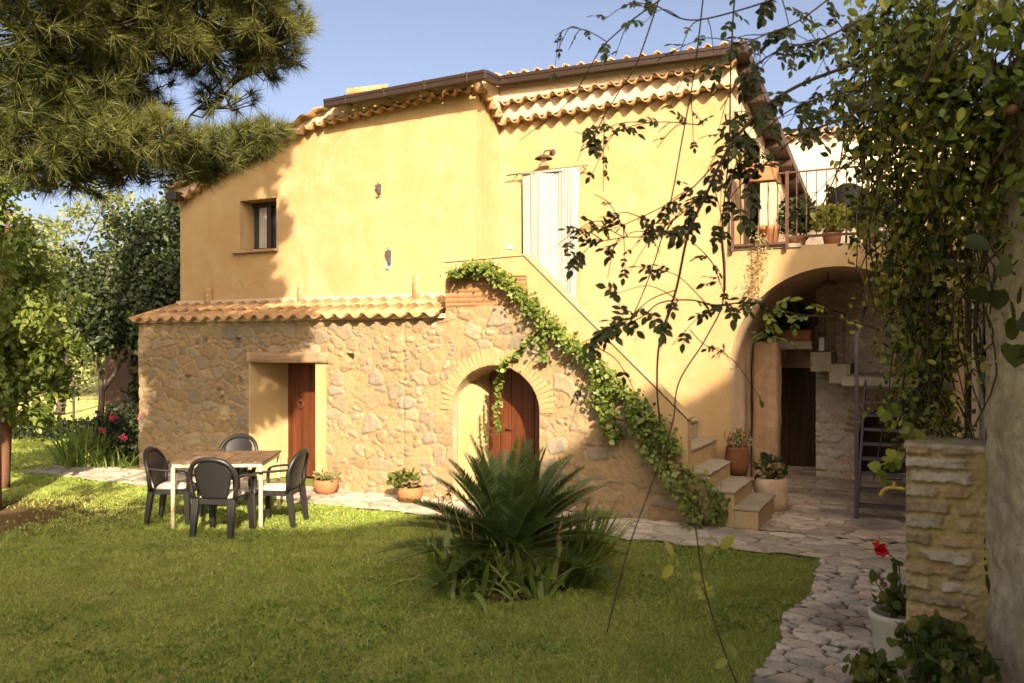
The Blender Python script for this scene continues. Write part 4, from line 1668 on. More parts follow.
w.lathe([(.012, 0), (.014, .012), (.009, .02), (.009, .035)], (-.025, 0, .008), 10)
w.build('spout', M['brass'], tp, True)
w = MB()
w.tube([(-.06, 0, .048), (.01, 0, .048)], .006, 8)
w.tube([(-.025, -.03, .048), (-.025, .03, .048)], .006, 8)
w.build('handle', M['iron'], tp, True)

# garden wall: straight part behind the pillar, flaring towards the viewer
gw = empty('garden_wall', (0, 0, 0), 0, 'tall rough plastered wall at the right edge beside the brick pillar', 'wall')


def wall_sheet(A, B, z0, z1, res, name, mat, amp):
    A, B = np.array(A), np.array(B)
    ln = np.linalg.norm(B - A)
    d = (B - A) / ln
    nrm = np.array((-d[1], d[0]))
    s, z = np.meshgrid(np.linspace(0, ln, int(ln / res) + 1), np.linspace(z0, z1, int((z1 - z0) / res) + 1), indexing='ij')
    h = (fbm(s * 2.3, z * 2.3, 4) - .5) * amp + (fbm(s * 11, z * 11, 4) - .5) * amp * .55 - .03 * sstep(.60, .72, fbm(s * 4 + 9, z * 3, 4)) * amp * 10
    P = np.stack([A[0] + d[0] * s + nrm[0] * h, A[1] + d[1] * s + nrm[1] * h, z], -1)
    I = np.arange(s.size).reshape(s.shape)
    F = np.stack([I[:-1, :-1], I[1:, :-1], I[1:, 1:], I[:-1, 1:]], -1).reshape(-1, 4)
    return np_mesh(name, P.reshape(-1, 3), F, mat, gw, True)


WA = (px0 + .8926 * .352, PY - .4508 * .352 + .01)
WB = (1.95, 1.7)
WC = tuple(L(5.18, .9)[:2])
wall_sheet(WB, WA, 0, 3.4, .02, 'near_face', M['grey_wall'], .05)
wall_sheet((WA[0] + .0, WA[1]), WC, 0, 3.2, .05, 'far_face', M['white_wall'], .04)
w = MB()
w.prism_xy([WB, (WB[0] + .5, WB[1] - .1), (WA[0] + .6, WA[1]), (WC[0] + .5, WC[1]), (WC[0] + .06, WC[1]), (WA[0] + .07, WA[1]), (WB[0] + .05, WB[1] + .02)], 0, 3.4)
w.build('core', M['grey_wall'], gw)
w = MB()
pd = 5.6
pxx = (968 - CX) / F_PX * pd
w.tube([(pxx, pd, 1.4), (pxx, pd, 2.9)], .022, 8)
w.build('downpipe', M['iron'], gw)

# ==================================================================== TABLE AND CHAIRS
TC = Vector((-3.40, 10.08, 0))
TRZ = R(4)
tb = empty('garden_table', TC, TRZ, 'garden table with weathered wooden top and cream metal legs on the lawn', 'table')
TW, TD, TH = .52, .52, .755
w = MB()
for i in range(9):
    x0 = -TW + i * 2 * TW / 9
    w.box(x0 + .002, x0 + 2 * TW / 9 - .002, -TD, TD, TH - .022 + random.uniform(-.002, .002), TH + random.uniform(-.002, .003))
w.build('tabletop', M['table_wood'], tb, bevel=.004)
w = MB()
w.box(-TW + .02, TW - .02, -TD + .012, -TD + .042, TH - .062, TH - .024)
w.box(-TW + .02, TW - .02, TD - .042, TD - .012, TH - .062, TH - .024)
w.box(-TW + .012, -TW + .04, -TD + .044, TD - .044, TH - .062, TH - .024)
w.box(TW - .04, TW - .012, -TD + .044, TD - .044, TH - .062, TH - .024)
w.build('apron', M['cream_metal'], tb, bevel=.003)
for sx in (-1, 1):
    for sy in (-1, 1):
        w = MB()
        cx_, cy_ = sx * (TW - .03), sy * (TD - .03)
        w.box(cx_ - .02, cx_ + .02, cy_ - .02, cy_ + .02, 0, TH - .063)
        w.build('leg', M['cream_metal'], tb, bevel=.003)


def make_chair(label):
    """plastic armchair, front towards +y"""
    t = empty('plastic_armchair', (0, 0, 0), 0, label, 'chair', 'dark plastic armchairs round the garden table')
    # seat: slightly dished
    V, F = [], []
    n = 8
    for j in range(n + 1):
        for i in range(n + 1):
            x = -.225 + .45 * i / n
            y = -.2 + .43 * j / n
            z = .425 - .018 * (1 - (2 * i / n - 1) ** 2) - .015 * (1 - j / n) - .012 * (j == n)
            V.append((x * (.9 + .1 * j / n), y, z))
    for j in range(n):
        for i in range(n):
            a = j * (n + 1) + i
            F.append((a, a + 1, a + n + 2, a + n + 1))
    o = np_mesh('seat', np.array(V), np.array(F), M['plastic'], t, True)
    m_ = o.modifiers.new('thick', 'SOLIDIFY')
    m_.thickness = .022
    # back panel between frame
    def back(x, q):
        """q 0 bottom - 1 top of the back"""
        y = -.215 - .10 * q + .045 * (x / .22) ** 2 * 1.0
        return y, .40 + .455 * q
    V, F = [], []
    nx, nq = 14, 14
    for j in range(nq + 1):
        q = j / nq
        half = .145 + .07 * math.sin(min(q, .8) / .8 * math.pi * .5) - (.10 * ((q - .7) / .3) ** 2 if q > .7 else 0)
        for i in range(nx + 1):
            s = -1 + 2 * i / nx
            x = s * half
            qq = q * (.95 - .06 * s * s) + .02
            y, z = back(x, qq)
            V.append((x, y, z))
    for j in range(nq):
        for i in range(nx):
            a = j * (nx + 1) + i
            F.append((a, a + 1, a + nx + 2, a + nx + 1))
    o = np_mesh('backrest', np.array(V), np.array(F), M['weave'], t, True)
    m_ = o.modifiers.new('thick', 'SOLIDIFY')
    m_.thickness = .012
    # hoop: the continuous back and arm frame
    w = MB()
    pts = [(.235, -.20, .40), (.255, -.215, .50)]
    for a in np.linspace(0, math.pi, 23):
        x = .27 * math.copysign(abs(math.cos(a)) ** .8, math.cos(a))
        q = .44 + .56 * math.sin(a) ** .85
        y, z = back(x * .8, q)
        pts.append((x, y, z))
    pts += [(-.255, -.215, .50), (-.235, -.20, .40)]
    w.tube(pts, [.027] * len(pts), 8)
    w.build('back_frame', M['plastic'], t, True)
    for s in (-1, 1):
        w = MB()
        y0, z0 = back(.2, .42)
        arm = smooth_path([(s * .262, y0 + .01, z0 + .07), (s * .272, -.05, .645), (s * .272, .12, .63), (s * .268, .215, .60), (s * .262, .235, .5), (s * .255, .22, .40)], 5)
        b0 = len(w.v)
        for k, p in enumerate(arm):
            w_ = .028
            nx_ = arm[min(k + 1, len(arm) - 1)] - arm[max(k - 1, 0)]
            up = Vector((1, 0, 0)).cross(nx_).normalized() * .011
            for (a, b_) in ((-1, -1), (1, -1), (1, 1), (-1, 1)):
                w.v.append(tuple(p + Vector((a * w_, 0, 0)) + up * b_))
        for k in range(len(arm) - 1):
            for a in range(4):
                q0 = b0 + k * 4 + a
                q1 = b0 + k * 4 + (a + 1) % 4
                w.f.append((q0, q1, q1 + 4, q0 + 4))
        w.build('armrest', M['plastic'], t, True)
        for (x0, y0, x1, y1) in ((.222, .205, .245, .225), (.205, -.205, .218, -.262)):
            w = MB()
            for z_, f_, wd_ in ((.42, 0, .042), (.21, .5, .036), (0, 1, .028)):
                x = s * (x0 + (x1 - x0) * f_)
                y = y0 + (y1 - y0) * f_
                for (a, b_) in ((-1, -1), (1, -1), (1, 1), (-1, 1)):
                    w.v.append((x + a * wd_, y + b_ * wd_ * .8, z_))
            for k in range(2):
                for a in range(4):
                    q0 = k * 4 + a
                    q1 = k * 4 + (a + 1) % 4
                    w.f.append((q0, q0 + 4, q1 + 4, q1))
            w.f.append((8, 9, 10, 11))
            w.f.append((3, 2, 1, 0))
            w.build('leg', M['plastic'], t, bevel=.006)
    w = MB()
    w.box(-.21, .21, .2, .225, .35, .41)
    w.box(-.19, .19, -.215, -.195, .35, .41)
    for s in (-1, 1):
        w.box(s * .205 - .012, s * .205 + .012, -.2, .2, .355, .41)
    w.build('seat_frame', M['plastic'], t, bevel=.004)
    return t


ch0 = make_chair('dark plastic armchair nearest the viewer, its woven back to us')
spots = [(-3.22, 9.36, R(-8), None),
         (-3.98, 9.95, R(-88), 'dark plastic armchair on the left side of the garden table'),
         (-2.74, 9.86, R(84), 'dark plastic armchair on the right side of the garden table'),
         (-3.72, 11.05, R(168), 'dark plastic armchair on the house side of the garden table')]
chairs = []
for x, y, rz, lab in spots:
    c = ch0 if lab is None else copy_tree(ch0)
    c.location = (x, y, 0)
    c.rotation_euler = (0, 0, rz)
    if lab:
        c['label'] = lab
    chairs.append((c, x, y, rz))
for i, (c, x, y, rz) in enumerate(chairs[:3]):
    t = MB()
    n = 10
    lab = ['pale seat cushion on the chair nearest the viewer', 'pale seat cushion on the left chair', 'pale seat cushion on the right chair'][i]
    V, F = [], []
    for j in range(n + 1):
        for k in range(n + 1):
            a, b_ = -1 + 2 * k / n, -1 + 2 * j / n
            ed = max(0, 1 - a ** 4) * max(0, 1 - b_ ** 4)
            V.append((a * .19, b_ * .185, .415 + .055 * ed ** .4))
    m_ = len(V)
    for v_ in list(V):
        V.append((v_[0], v_[1], .412))
    for j in range(n):
        for k in range(n):
            a = j * (n + 1) + k
            F.append((a, a + 1, a + n + 2, a + n + 1))
            F.append((m_ + a, m_ + a + n + 1, m_ + a + n + 2, m_ + a + 1))
    for k in range(n):
        F.append((k, k + m_, k + 1 + m_, k + 1))
        r_ = n * (n + 1) + k
        F.append((r_ + 1, r_ + 1 + m_, r_ + m_, r_))
    o = np_mesh('seat_cushion', np.array(V), np.array(F), M['cushion'], None, True)
    o.location = (x, y, 0)
    o.rotation_euler = (0, 0, rz)
    tag(o, lab, 'cushion', 'pale seat cushions')

# ==================================================================== LAWN GRASS
N = 330000
px = rng.uniform(-260, 1180, N)
u_ = rng.random(N)
d = (4.0 ** .75 + u_ * (21.0 ** .75 - 4.0 ** .75)) ** (1 / .75)
x = (px - CX) / F_PX * d
y = d
uu = (x - OX) * UX + (y - OY) * UY
vv = (x - OX) * VX + (y - OY) * VY
ed = 3.88 + (fbm(vv * 3 + 3, uu * 0 + 2.0, 3) - .5) * .22 + (fbm(vv * 14, uu * 14, 2) - .5) * .10 + rng.normal(0, .035, N)
ev = -1.00 + (fbm(uu * 2.5, vv * 0 + 9, 3) - .5) * .25 + (fbm(uu * 14, vv * 14, 2) - .5) * .10 + rng.normal(0, .035, N)
ok = ((uu < ed) & (vv < ev)) | ((uu < -8.5) & (y < 21))
ok &= (x + 6.3) ** 2 + (y - 10.3) ** 2 > rng.random(N) * 2.2 * (1 + fbm(x * 2, y * 2, 3))
ok &= (x + .0) ** 2 * .6 + (y - 7.5) ** 2 > .22
x, y, d = x[ok], y[ok], d[ok]
n = len(x)
B = 3
P = np.repeat(np.stack([x, y, np.full(n, -.008)], -1), B, 0) + rng.normal(0, .012, (n * B, 3)) * np.array([1, 1, 0])
D = np.repeat(d, B)
hh = rng.uniform(.012, .036, n * B) * (1 + 1.6 * (fbm(P[:, 0] * 3, P[:, 1] * 3, 3) - .5)) * (.8 + D / 25)
an = rng.uniform(0, 2 * math.pi, n * B)
ln = rng.uniform(.3, 1.5, n * B) * hh
wd = .0022 * (D / 5) ** .8 + .0012
a2 = rng.uniform(0, 2 * math.pi, n * B)
sd_ = np.stack([np.cos(a2), np.sin(a2), 0 * a2], -1) * wd[:, None]
tip = P + np.stack([np.cos(an) * ln, np.sin(an) * ln, hh], -1)
V = np.stack([P - sd_, P + sd_, tip], 1).reshape(-1, 3)
F = np.arange(len(V)).reshape(-1, 3)
tag(np_mesh('lawn_grass', V, F, M['grass']), 'short mown green grass of the lawn', 'grass', kind='stuff')

# clover and broad weeds in patches
m_ = (fbm(x * 1.1 + 50, y * 1.1, 3) > .56) & (rng.random(n) < .11)
cx_, cy2 = x[m_], y[m_]
k_ = len(cx_)
Pc = np.repeat(np.stack([cx_, cy2, np.full(k_, .012)], -1), 3, 0) + rng.normal(0, .012, (k_ * 3, 3)) * np.array([1, 1, .3])
lf = Leaves()
lf.put(Pc, rand_dirs(k_ * 3, (0, 0, .1)), rand_dirs(k_ * 3, (0, -.3, 1.6)), rng.uniform(.012, .026, k_ * 3), TV=ROUND_V)
tag(lf.build('lawn_clover', M['clover']), 'small clover leaves in patches through the lawn', 'clover', kind='stuff')

# fallen dry leaves
k_ = 260
fx, fy = rng.uniform(-5.5, 2.2, k_), rng.uniform(4.6, 10.5, k_)
fu, fv_ = (fx - OX) * UX + (fy - OY) * UY, (fx - OX) * VX + (fy - OY) * VY
m_ = (fu < 3.7) & (fv_ < -1.1)
k_ = int(m_.sum())
lf = Leaves()
lf.put(np.stack([fx[m_], fy[m_], np.full(k_, .026)], -1), rand_dirs(k_, (0, 0, 0)) * np.array([1, 1, .2]), rand_dirs(k_, (0, 0, 1.5)), rng.uniform(.02, .05, k_))
tag(lf.build('fallen_leaves', M['dry']), 'scattered dry brown leaves lying on the lawn', 'leaves', kind='stuff')

# ==================================================================== CYCAD BED
cy = Vector((-.02, 7.55, 0))
t = empty('cycad', cy, 0, 'large dark green cycad with stiff feathery fronds in the middle of the lawn', 'plant')
w = MB()
w.lathe([(.15, 0), (.17, .1), (.14, .2), (.06, .26), (0, .27)], n=18)
w.build('trunk', M['bark'], t, True)
rach = MB()
for k in range(56):
    f = k / 56
    az = k * 2.39996 + random.uniform(-.2, .2)
    el = R(84 - 78 * f ** .95 + random.uniform(-6, 6))
    ln_ = random.uniform(.95, 1.14) * (1 - .06 * f)
    dirv = Vector((math.cos(az) * math.cos(el), math.sin(az) * math.cos(el), math.sin(el)))
    hor = Vector((math.cos(az), math.sin(az), 0))
    p0 = Vector((hor.x * .07, hor.y * .07, .24))
    pts = []
    for i in range(13):
        s = i / 12
        p = p0 + dirv * ln_ * s + hor * (.10 * s * s * ln_) - Vector((0, 0, 1)) * ln_ * (.20 * s ** 2.4 * (math.cos(el) + .15))
        p.z = max(p.z, .04)
        pts.append(p)
    rach.tube(pts, taper(.009, .003, 13), 4, False)
    lf = Leaves()
    m = 74
    s = np.linspace(.12, 1, m)
    idx = s * 12
    i0 = np.minimum(idx.astype(int), 11)
    fr = (idx - i0)[:, None]
    A = np.array([tuple(p) for p in pts])
    C = A[i0] * (1 - fr) + A[i0 + 1] * fr
    Tn = unit(A[i0 + 1] - A[i0])
    side = unit(np.cross(Tn, np.array([0, 0, 1.0]) + 0.01))
    upv = np.cross(side, Tn)
    ll = .165 * np.sin(np.pi * (s * .86 + .09)) ** .7
    for sg in (-1, 1):
        Dv = unit(side * sg * .85 + Tn * .62 + upv * .42) + rng.normal(0, .03, (m, 3))
        tv = np.array([(0, 0, 0), (.45, .062, .0), (1, 0, -.04), (.45, -.062, 0)])
        lf.put(C, Dv, upv + rng.normal(0, .1, (m, 3)), ll, TV=tv, TF=np.array([(0, 3, 2, 1)]))
    lf.build('frond', M['cycad'], t)
rach.build('frond_stalks', M['stem_green'], t, True)


def sword_clump(name, loc, n, r, lmin, lmax, width, droop, mat, label, el0=40, el1=85, azr=(0, 2 * math.pi), group=None, cat='plant'):
    t = empty(name, loc, 0, label, cat, group)
    a = rng.uniform(*azr, n)
    el = np.radians(rng.uniform(el0, el1, n))
    D_ = np.stack([np.cos(a) * np.cos(el), np.sin(a) * np.cos(el), np.sin(el)], -1)
    rr = np.sqrt(rng.random(n)) * r
    a2 = rng.uniform(0, 2 * math.pi, n)
    P_ = np.stack([np.cos(a2) * rr, np.sin(a2) * rr, np.zeros(n)], -1)
    V_, F_ = blades(P_, D_, rng.uniform(lmin, lmax, n), rng.uniform(width * .7, width * 1.2, n), rng.uniform(droop * .3, droop * 1.4, n))
    np_mesh('leaves', V_, F_, mat, t)
    return t


sword_clump('iris_clump', (.52, 7.40, 0), 90, .22, .55, 1.0, .05, .12, M['iris'], 'fan of long sword-shaped leaves leaning right at the foot of the cycad', 28, 80, (-1.0, 1.3))
sword_clump('strap_leaf_plant', (-.40, 7.16, 0), 80, .28, .5, .85, .064, .45, M['iris'], 'arching strap-leaved plant in front of the cycad', 35, 80)
sword_clump('lily_clump', (.14, 7.08, 0), 60, .24, .42, .78, .064, .5, M['iris'], 'drooping broad leaves at the front right foot of the cycad', 35, 85)
t = empty('flower_stalks', (-.34, 7.1, 0), 0, 'dry flower stalks rising beside the strap leaves', 'plant')
w = MB()
lf = Leaves()
for (dx, h_, lx) in ((-.18, .62, -.12), (-.1, .78, -.16), (.02, .66, -.02), (.0, .85, -.2), (.72, .52, .02)):
    pts = smooth_path([(dx, 0, 0), (dx + lx * .3, 0, h_ * .5), (dx + lx, .02, h_)], 5)
    w.tube(pts, taper(.006, .004, len(pts)), 5)
    P_ = np.array([tuple(pts[-1])]) + rng.normal(0, .02, (26, 3)) * np.array([.7, .7, 2.0]) - np.array([0, 0, .04])
    lf.put(P_, rand_dirs(26, (0, 0, 1)), rand_dirs(26), .03)
w.build('stalk', M['dry'], t, True)
lf.build('dry_flower', M['dry'], t)
w = MB()
n = 40
for i in range(n):
    a = 2 * math.pi * i / n
    w.v.append((cy.x + .62 * math.cos(a) * (1 + .1 * math.sin(3 * a)), cy.y - .1 + .55 * math.sin(a) * (1 + .1 * math.cos(4 * a)), .006))
w.f.append(tuple(range(n)))
tag(w.build('soil_bed', M['soil']), kind='structure')

# ==================================================================== LEFT GARDEN
sword_clump('iris_clump', PG(84, 466), 210, .38, .7, 1.2, .036, .35, M['iris'], 'bright clump of sword-leaved iris at the lawn edge near the stone corner', 35, 85)
sword_clump('grass_tuft', PG(115, 466), 90, .35, .35, .7, .03, .5, M['iris'], 'lower tuft of strap leaves right of the iris clump', 20, 75)
p = PG(131, 462)
t = empty('rose_bush', p, 0, 'dark rose bush with pink flowers beside the stone corner', 'bush')
lf = Leaves()
P_ = ellipsoid_pts(1500, (0, 0, .55), (.75, .5, .6), .1)
P_ = P_[P_[:, 2] > .0]
lf.put(P_, rand_dirs(len(P_)), rand_dirs(len(P_), (0, -.5, .8)), rng.uniform(.05, .1, len(P_)))
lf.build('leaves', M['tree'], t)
w = MB()
for k in range(9):
    a = random.uniform(0, 6.28)
    w.tube(smooth_path([(.05 * math.cos(a), .05 * math.sin(a), 0), (.3 * math.cos(a), .2 * math.sin(a), .5), (.5 * math.cos(a), .35 * math.sin(a), .95)], 4), .008, 5)
w.build('stems', M['bark_dark'], t)
for (dx, dy, z_) in ((-.28, -.5, .62), (.1, -.52, .5), (.35, -.4, .85), (-.1, -.48, .82)):
    lf = Leaves()
    lf.put(np.array([(dx, dy, z_)]) + rng.normal(0, .018, (26, 3)), rand_dirs(26), rand_dirs(26), .055, TV=ROUND_V)
    lf.build('flower', M['pink'], t)


def hedge(name, pts, r, h, n, size, mat, label):
    t = empty(name, pts[0], 0, label, 'hedge')
    A = np.array([tuple(Vector(p) - Vector(pts[0])) for p in pts])
    k = rng.random(n) * (len(A) - 1)
    i = np.minimum(k.astype(int), len(A) - 2)
    f = (k - i)[:, None]
    C = A[i] * (1 - f) + A[i + 1] * f
    P_ = C + rng.normal(0, 1, (n, 3)) * np.array([r * .5, r * .5, 0])
    P_[:, 2] = rng.random(n) ** .8 * h * (.7 + .6 * fbm(C[:, 0] * 1.3, C[:, 1] * 1.3, 3))
    lf = Leaves()
    lf.put(P_, rand_dirs(n, (0, 0, .6)), rand_dirs(n, (0, -.4, .7)), rng.uniform(size * .6, size * 1.3, n))
    lf.build('foliage', mat, t)
    w = MB()
    for q in range(0, len(A)):
        w.tube([tuple(A[q]), tuple(A[q] + np.array((0, 0, h * .7)))], .02, 5)
    w.build('stems', M['bark_dark'], t)
    return t


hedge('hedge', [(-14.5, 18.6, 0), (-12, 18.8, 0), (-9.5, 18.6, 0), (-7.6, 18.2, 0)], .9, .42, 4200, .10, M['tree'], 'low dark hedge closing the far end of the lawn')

# wire fence beyond the hedge
t = empty('wire_fence', (-14, 23, 0), 0, 'thin wire fence with posts between hedge and dry field', 'fence')
for i in range(6):
    w = MB()
    w.tube([(i * 2.0, 0, 0), (i * 2.0, 0, 1.3)], .035, 6)
    w.build('post', M['bark_dark'], t)
w = MB()
for z_ in (.25, .5, .75, 1.0, 1.22):
    w.tube([(0, -.04, z_), (10, -.04, z_)], .006, 4)
for i in range(50):
    w.tube([(i * .2, -.04, .1), (i * .2, -.04, 1.22)], .0025, 4)
w.build('wire', M['steel'], t)
# dark shed glimpsed right of the trunks
t = empty('shed', (-9.75, 22.0, 0), R(-10), 'small dark timber shed beyond the thin trunks', 'shed')
w = MB()
w.prism_uz([(-.5, 0), (1.4, 0), (1.4, 2.0), (.2, 2.5), (-.5, 2.1)], -.7, .7)
w.build('wall', M['dark_wood'], t)
w = MB()
w.obox((-.2, 0, 2.36), (.45, 0, .20), (0, .85, 0), (-.01, 0, .03))
w.obox((.85, 0, 2.28), (.75, 0, -.30), (0, .85, 0), (.01, 0, .03))
w.build('roof', M['tile'], t)


def broad_tree(name, base, trunk, clumps, leaf, size, mat, bark, label, r0=.12, TV=LEAF_V, cat='tree', group=None, per=1.0):
    """trunk: list of polylines (relative), clumps: (x,y,z,rx,ry,rz,n) relative"""
    t = empty(name, base, 0, label, cat, group)
    w = MB()
    for i, tr in enumerate(trunk):
        pts = smooth_path(tr, 6)
        w.tube(pts, taper(r0 if i == 0 else r0 * .6, r0 * .25, len(pts)), 9)
    top = Vector(trunk[0][-1])
    lf = Leaves()
    for (x_, y_, z_, rx, ry, rz_, n) in clumps:
        n = int(n * per)
        c = np.array((x_, y_, z_))
        # sub-clumps give light and dark masses with gaps
        k = max(3, n // 70)
        sub = ellipsoid_pts(k, c, (rx, ry, rz_), .25)
        P_ = sub[rng.integers(0, k, n)] + rng.normal(0, 1, (n, 3)) * np.array([rx, ry, rz_]) * .16
        out = unit(P_ - c + 1e-6)
        lf.put(P_, rand_dirs(n, (0, 0, -.25)) + out * .5, rand_dirs(n, (0, 0, .5)) + out * .5, rng.uniform(size * .6, size * 1.35, n), TV=TV)
        st = min((Vector(p) for tr in trunk for p in tr), key=lambda p: (p - Vector(c)).length)
        pts = smooth_path([st, st.lerp(Vector(c), .5) + Vector((0, 0, .1)), Vector(c)], 4)
        w.tube(pts, taper(r0 * .3, .012, len(pts)), 6)
        for j in range(min(k, 14)):
            q = Vector(sub[j])
            w.tube([Vector(c), Vector(c).lerp(q, .55) + Vector((0, 0, .04)), q], [.012, .008, .004], 4)
    w.build('trunk', bark, t, True)
    lf.build('crown', mat, t)
    return t


# bright evergreen at the left edge
lb_ = Vector((-7.4, 12.2, 0))
broad_tree('laurel_tree', lb_, [[(0, 0, 0), (.05, 0, 1.2), (-.1, .1, 2.6), (.1, 0, 4.0)]],
           [(-.2, 0, 1.7, 1.05, .9, .75, 2600), (.1, 0, 2.5, .95, .9, .7, 2300), (-.1, 0, 3.3, .8, .8, .7, 1800), (-.3, 0, 4.2, .7, .6, .7, 1500),
            (.2, -.1, 1.25, .6, .6, .45, 1100), (-1.2, .2, 2.6, .8, .8, 1.2, 1200), (.75, 0, 2.0, .45, .5, .4, 600)],
           None, .105, M['laurel'], M['bark'], 'bright leafy laurel at the left edge beside the pine trunk', .1)
# dark tree group against the house corner
broad_tree('dark_tree', (-9.2, 18.6, 0), [[(0, 0, 0), (.12, 0, .9), (.05, 0, 1.9), (.1, 0, 3.4)], [(.1, 0, 1.0), (.5, .1, 1.7), (.9, 0, 2.6)]],
           [(.1, 0, 2.5, 1.0, 1.1, .7, 2400), (.8, 0, 2.8, 1.1, 1, .9, 2600), (.1, .2, 3.6, 1.2, 1.1, .8, 2600), (1.5, .3, 3.4, .9, .9, 1.2, 2400),
            (1.5, .2, 2.2, .7, .8, .6, 1400), (.9, .3, 4.5, .9, .9, .8, 1500), (-.7, .2, 3.2, .4, .5, .3, 260)],
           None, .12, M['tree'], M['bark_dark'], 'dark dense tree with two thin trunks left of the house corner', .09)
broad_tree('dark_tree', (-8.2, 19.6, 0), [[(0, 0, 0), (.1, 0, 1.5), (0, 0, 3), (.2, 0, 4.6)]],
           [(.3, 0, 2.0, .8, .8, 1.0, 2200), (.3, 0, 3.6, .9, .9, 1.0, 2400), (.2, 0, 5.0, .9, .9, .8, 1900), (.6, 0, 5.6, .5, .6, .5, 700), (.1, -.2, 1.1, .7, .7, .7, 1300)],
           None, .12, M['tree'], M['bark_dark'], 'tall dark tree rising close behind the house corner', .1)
broad_tree('olive_tree', (-13.2, 24.5, 0), [[(0, 0, 0), (.2, 0, 1.5), (.0, 0, 3.4)]],
           [(.5, 0, 3.6, 1.6, 1.2, .9, 1500), (2.2, 0, 4.6, 1.4, 1.2, .8, 1100), (-.8, 0, 5.0, 1.6, 1.2, .9, 1000), (1.2, 0, 5.9, 1.5, 1.2, .8, 900), (3.4, 0, 5.8, 1.2, 1.1, .8, 800)],
           None, .15, M['olive'], M['bark_dark'], 'pale sunlit loose-crowned tree beyond the hedge', .14)
broad_tree('far_tree', (-20, 34, 0), [[(0, 0, 0), (0, 0, 3)]],
           [(-2, 0, 1.2, 3, 1.5, 1.1, 1500), (2, 0, 1.1, 3, 1.5, 1.1, 1500), (6, .5, 1.2, 3, 1.5, 1.1, 1500), (0, 0, 3.4, 3, 2, 1.6, 1500), (3.5, 0, 3.2, 2.5, 2, 1.4, 1300), (6.5, 1, 3.6, 2.5, 2, 1.6, 1300), (-3, 0, 4, 2.5, 2, 2, 1100), (2.5, 0, 5, 2.5, 2, 1.4, 900)],
           None, .3, M['olive'], M['bark_dark'], 'hazy pale tree far across the dry field', .2)

# ==================================================================== PINE
pb = Vector((-6.72, 10.6, 0))
pt = empty('pine_tree', pb, 0, 'large pine with long needles overhanging the lawn at upper left', 'tree')
w = MB()
tr = smooth_path([(0, 0, -.05), (.02, -.02, 1.5), (-.05, -.1, 3.2), (.1, -.3, 5.2), (.2, -.6, 7.5), (.3, -.9, 9.5)], 6)
w.tube(tr, taper(.25, .10, len(tr)), 14)
w.build('trunk', M['bark'], pt, True)
clumps = [  # px, py, depth, rx, ry, rz, tufts
    (268, 28, 7.6, .42, .6, .36, 75), (205, 35, 7.6, .55, .7, .40, 95), (235, -20, 7.4, .6, .7, .3, 70), (150, 20, 7.2, .6, .7, .4, 95), (92, 22, 6.8, .55, .7, .38, 85), (30, 35, 6.4, .5, .6, .45, 75),
    (60, 95, 6.9, .6, .6, .36, 85), (120, 90, 7.6, .5, .6, .32, 60), (10, 110, 6.6, .4, .5, .4, 60), (150, 138, 7.2, .45, .5, .24, 70), (95, 140, 6.9, .5, .5, .24, 75), (30, 150, 6.7, .45, .5, .26, 70),
    (205, 150, 7.8, .40, .5, .20, 60), (252, 140, 8.0, .30, .4, .15, 48), (275, 127, 8.0, .12, .2, .09, 14), (130, 168, 7.4, .5, .5, .12, 26), (200, 172, 8.0, .3, .4, .09, 16), (70, 176, 7.2, .4, .5, .16, 24),
    (120, -60, 6.8, 1.2, 1.0, .5, 120), (20, -50, 6.3, .8, .8, .5, 80), (225, 95, 7.9, .3, .4, .2, 16),
    (262, 62, 7.9, .28, .4, .16, 26), (100, 60, 7.6, .7, .6, .3, 70),
]
upper = []  # unseen pine clumps, set up-sun to throw shade on facade and stone
HT = Vector((travel.x, travel.y, 0)).length
for (a_, b_, vv_, s_, rr_, n_) in [(195, 215, V1, 5.0, .62, 105), (225, 190, V1, 5.2, .62, 105), (260, 165, V1, 5.0, .6, 100), (278, 140, V1, 4.6, .45, 70), (240, 235, V1, 5.8, .62, 105), (205, 270, V1, 6.2, .62, 100),
                                  (245, 285, V1, 6.6, .55, 100), (272, 235, V1, 5.6, .38, 50), (190, 300, V1, 6.8, .6, 90), (190, 250, V1, 5.8, .6, 90), (265, 300, V1, 7.2, .35, 50),
                                  (285, 333, 0, 7.4, .34, 60), (250, 335, 0, 7.4, .42, 80), (215, 345, 0, 7.6, .45, 70), (165, 360, 0, 7.0, .5, 60), (205, 385, 0, 8.0, .42, 60), (175, 405, 0, 7.6, .5, 72),
                                  (190, 430, 0, 8.4, .42, 60), (155, 440, 0, 8.0, .45, 60), (172, 330, 0, 7.2, .4, 40), (225, 375, 0, 8.2, .25, 22)]:
    u_, z_ = PZ(a_, b_, vv_)
    q_ = L(u_, vv_, z_) - travel * (s_ / HT)
    upper.append((q_.x, q_.y, q_.z, rr_, rr_, rr_ * .6, int(n_ * 1.9)))
for (a_, b_, s_, rr_, n_) in [(50, 545, 6.5, .8, 130), (110, 525, 7.0, .75, 120), (20, 520, 6, .7, 100), (150, 548, 7.5, .6, 80), (90, 490, 7.0, .45, 40), (40, 470, 7.5, .5, 40), (160, 500, 7.6, .4, 30), (120, 462, 7.8, .5, 40)]:  # more unseen clumps, placed to dapple the left lawn with shade
    q_ = PG(a_, b_) - travel * (s_ / HT)
    upper.append((q_.x, q_.y, q_.z, rr_, rr_, rr_ * .5, n_))
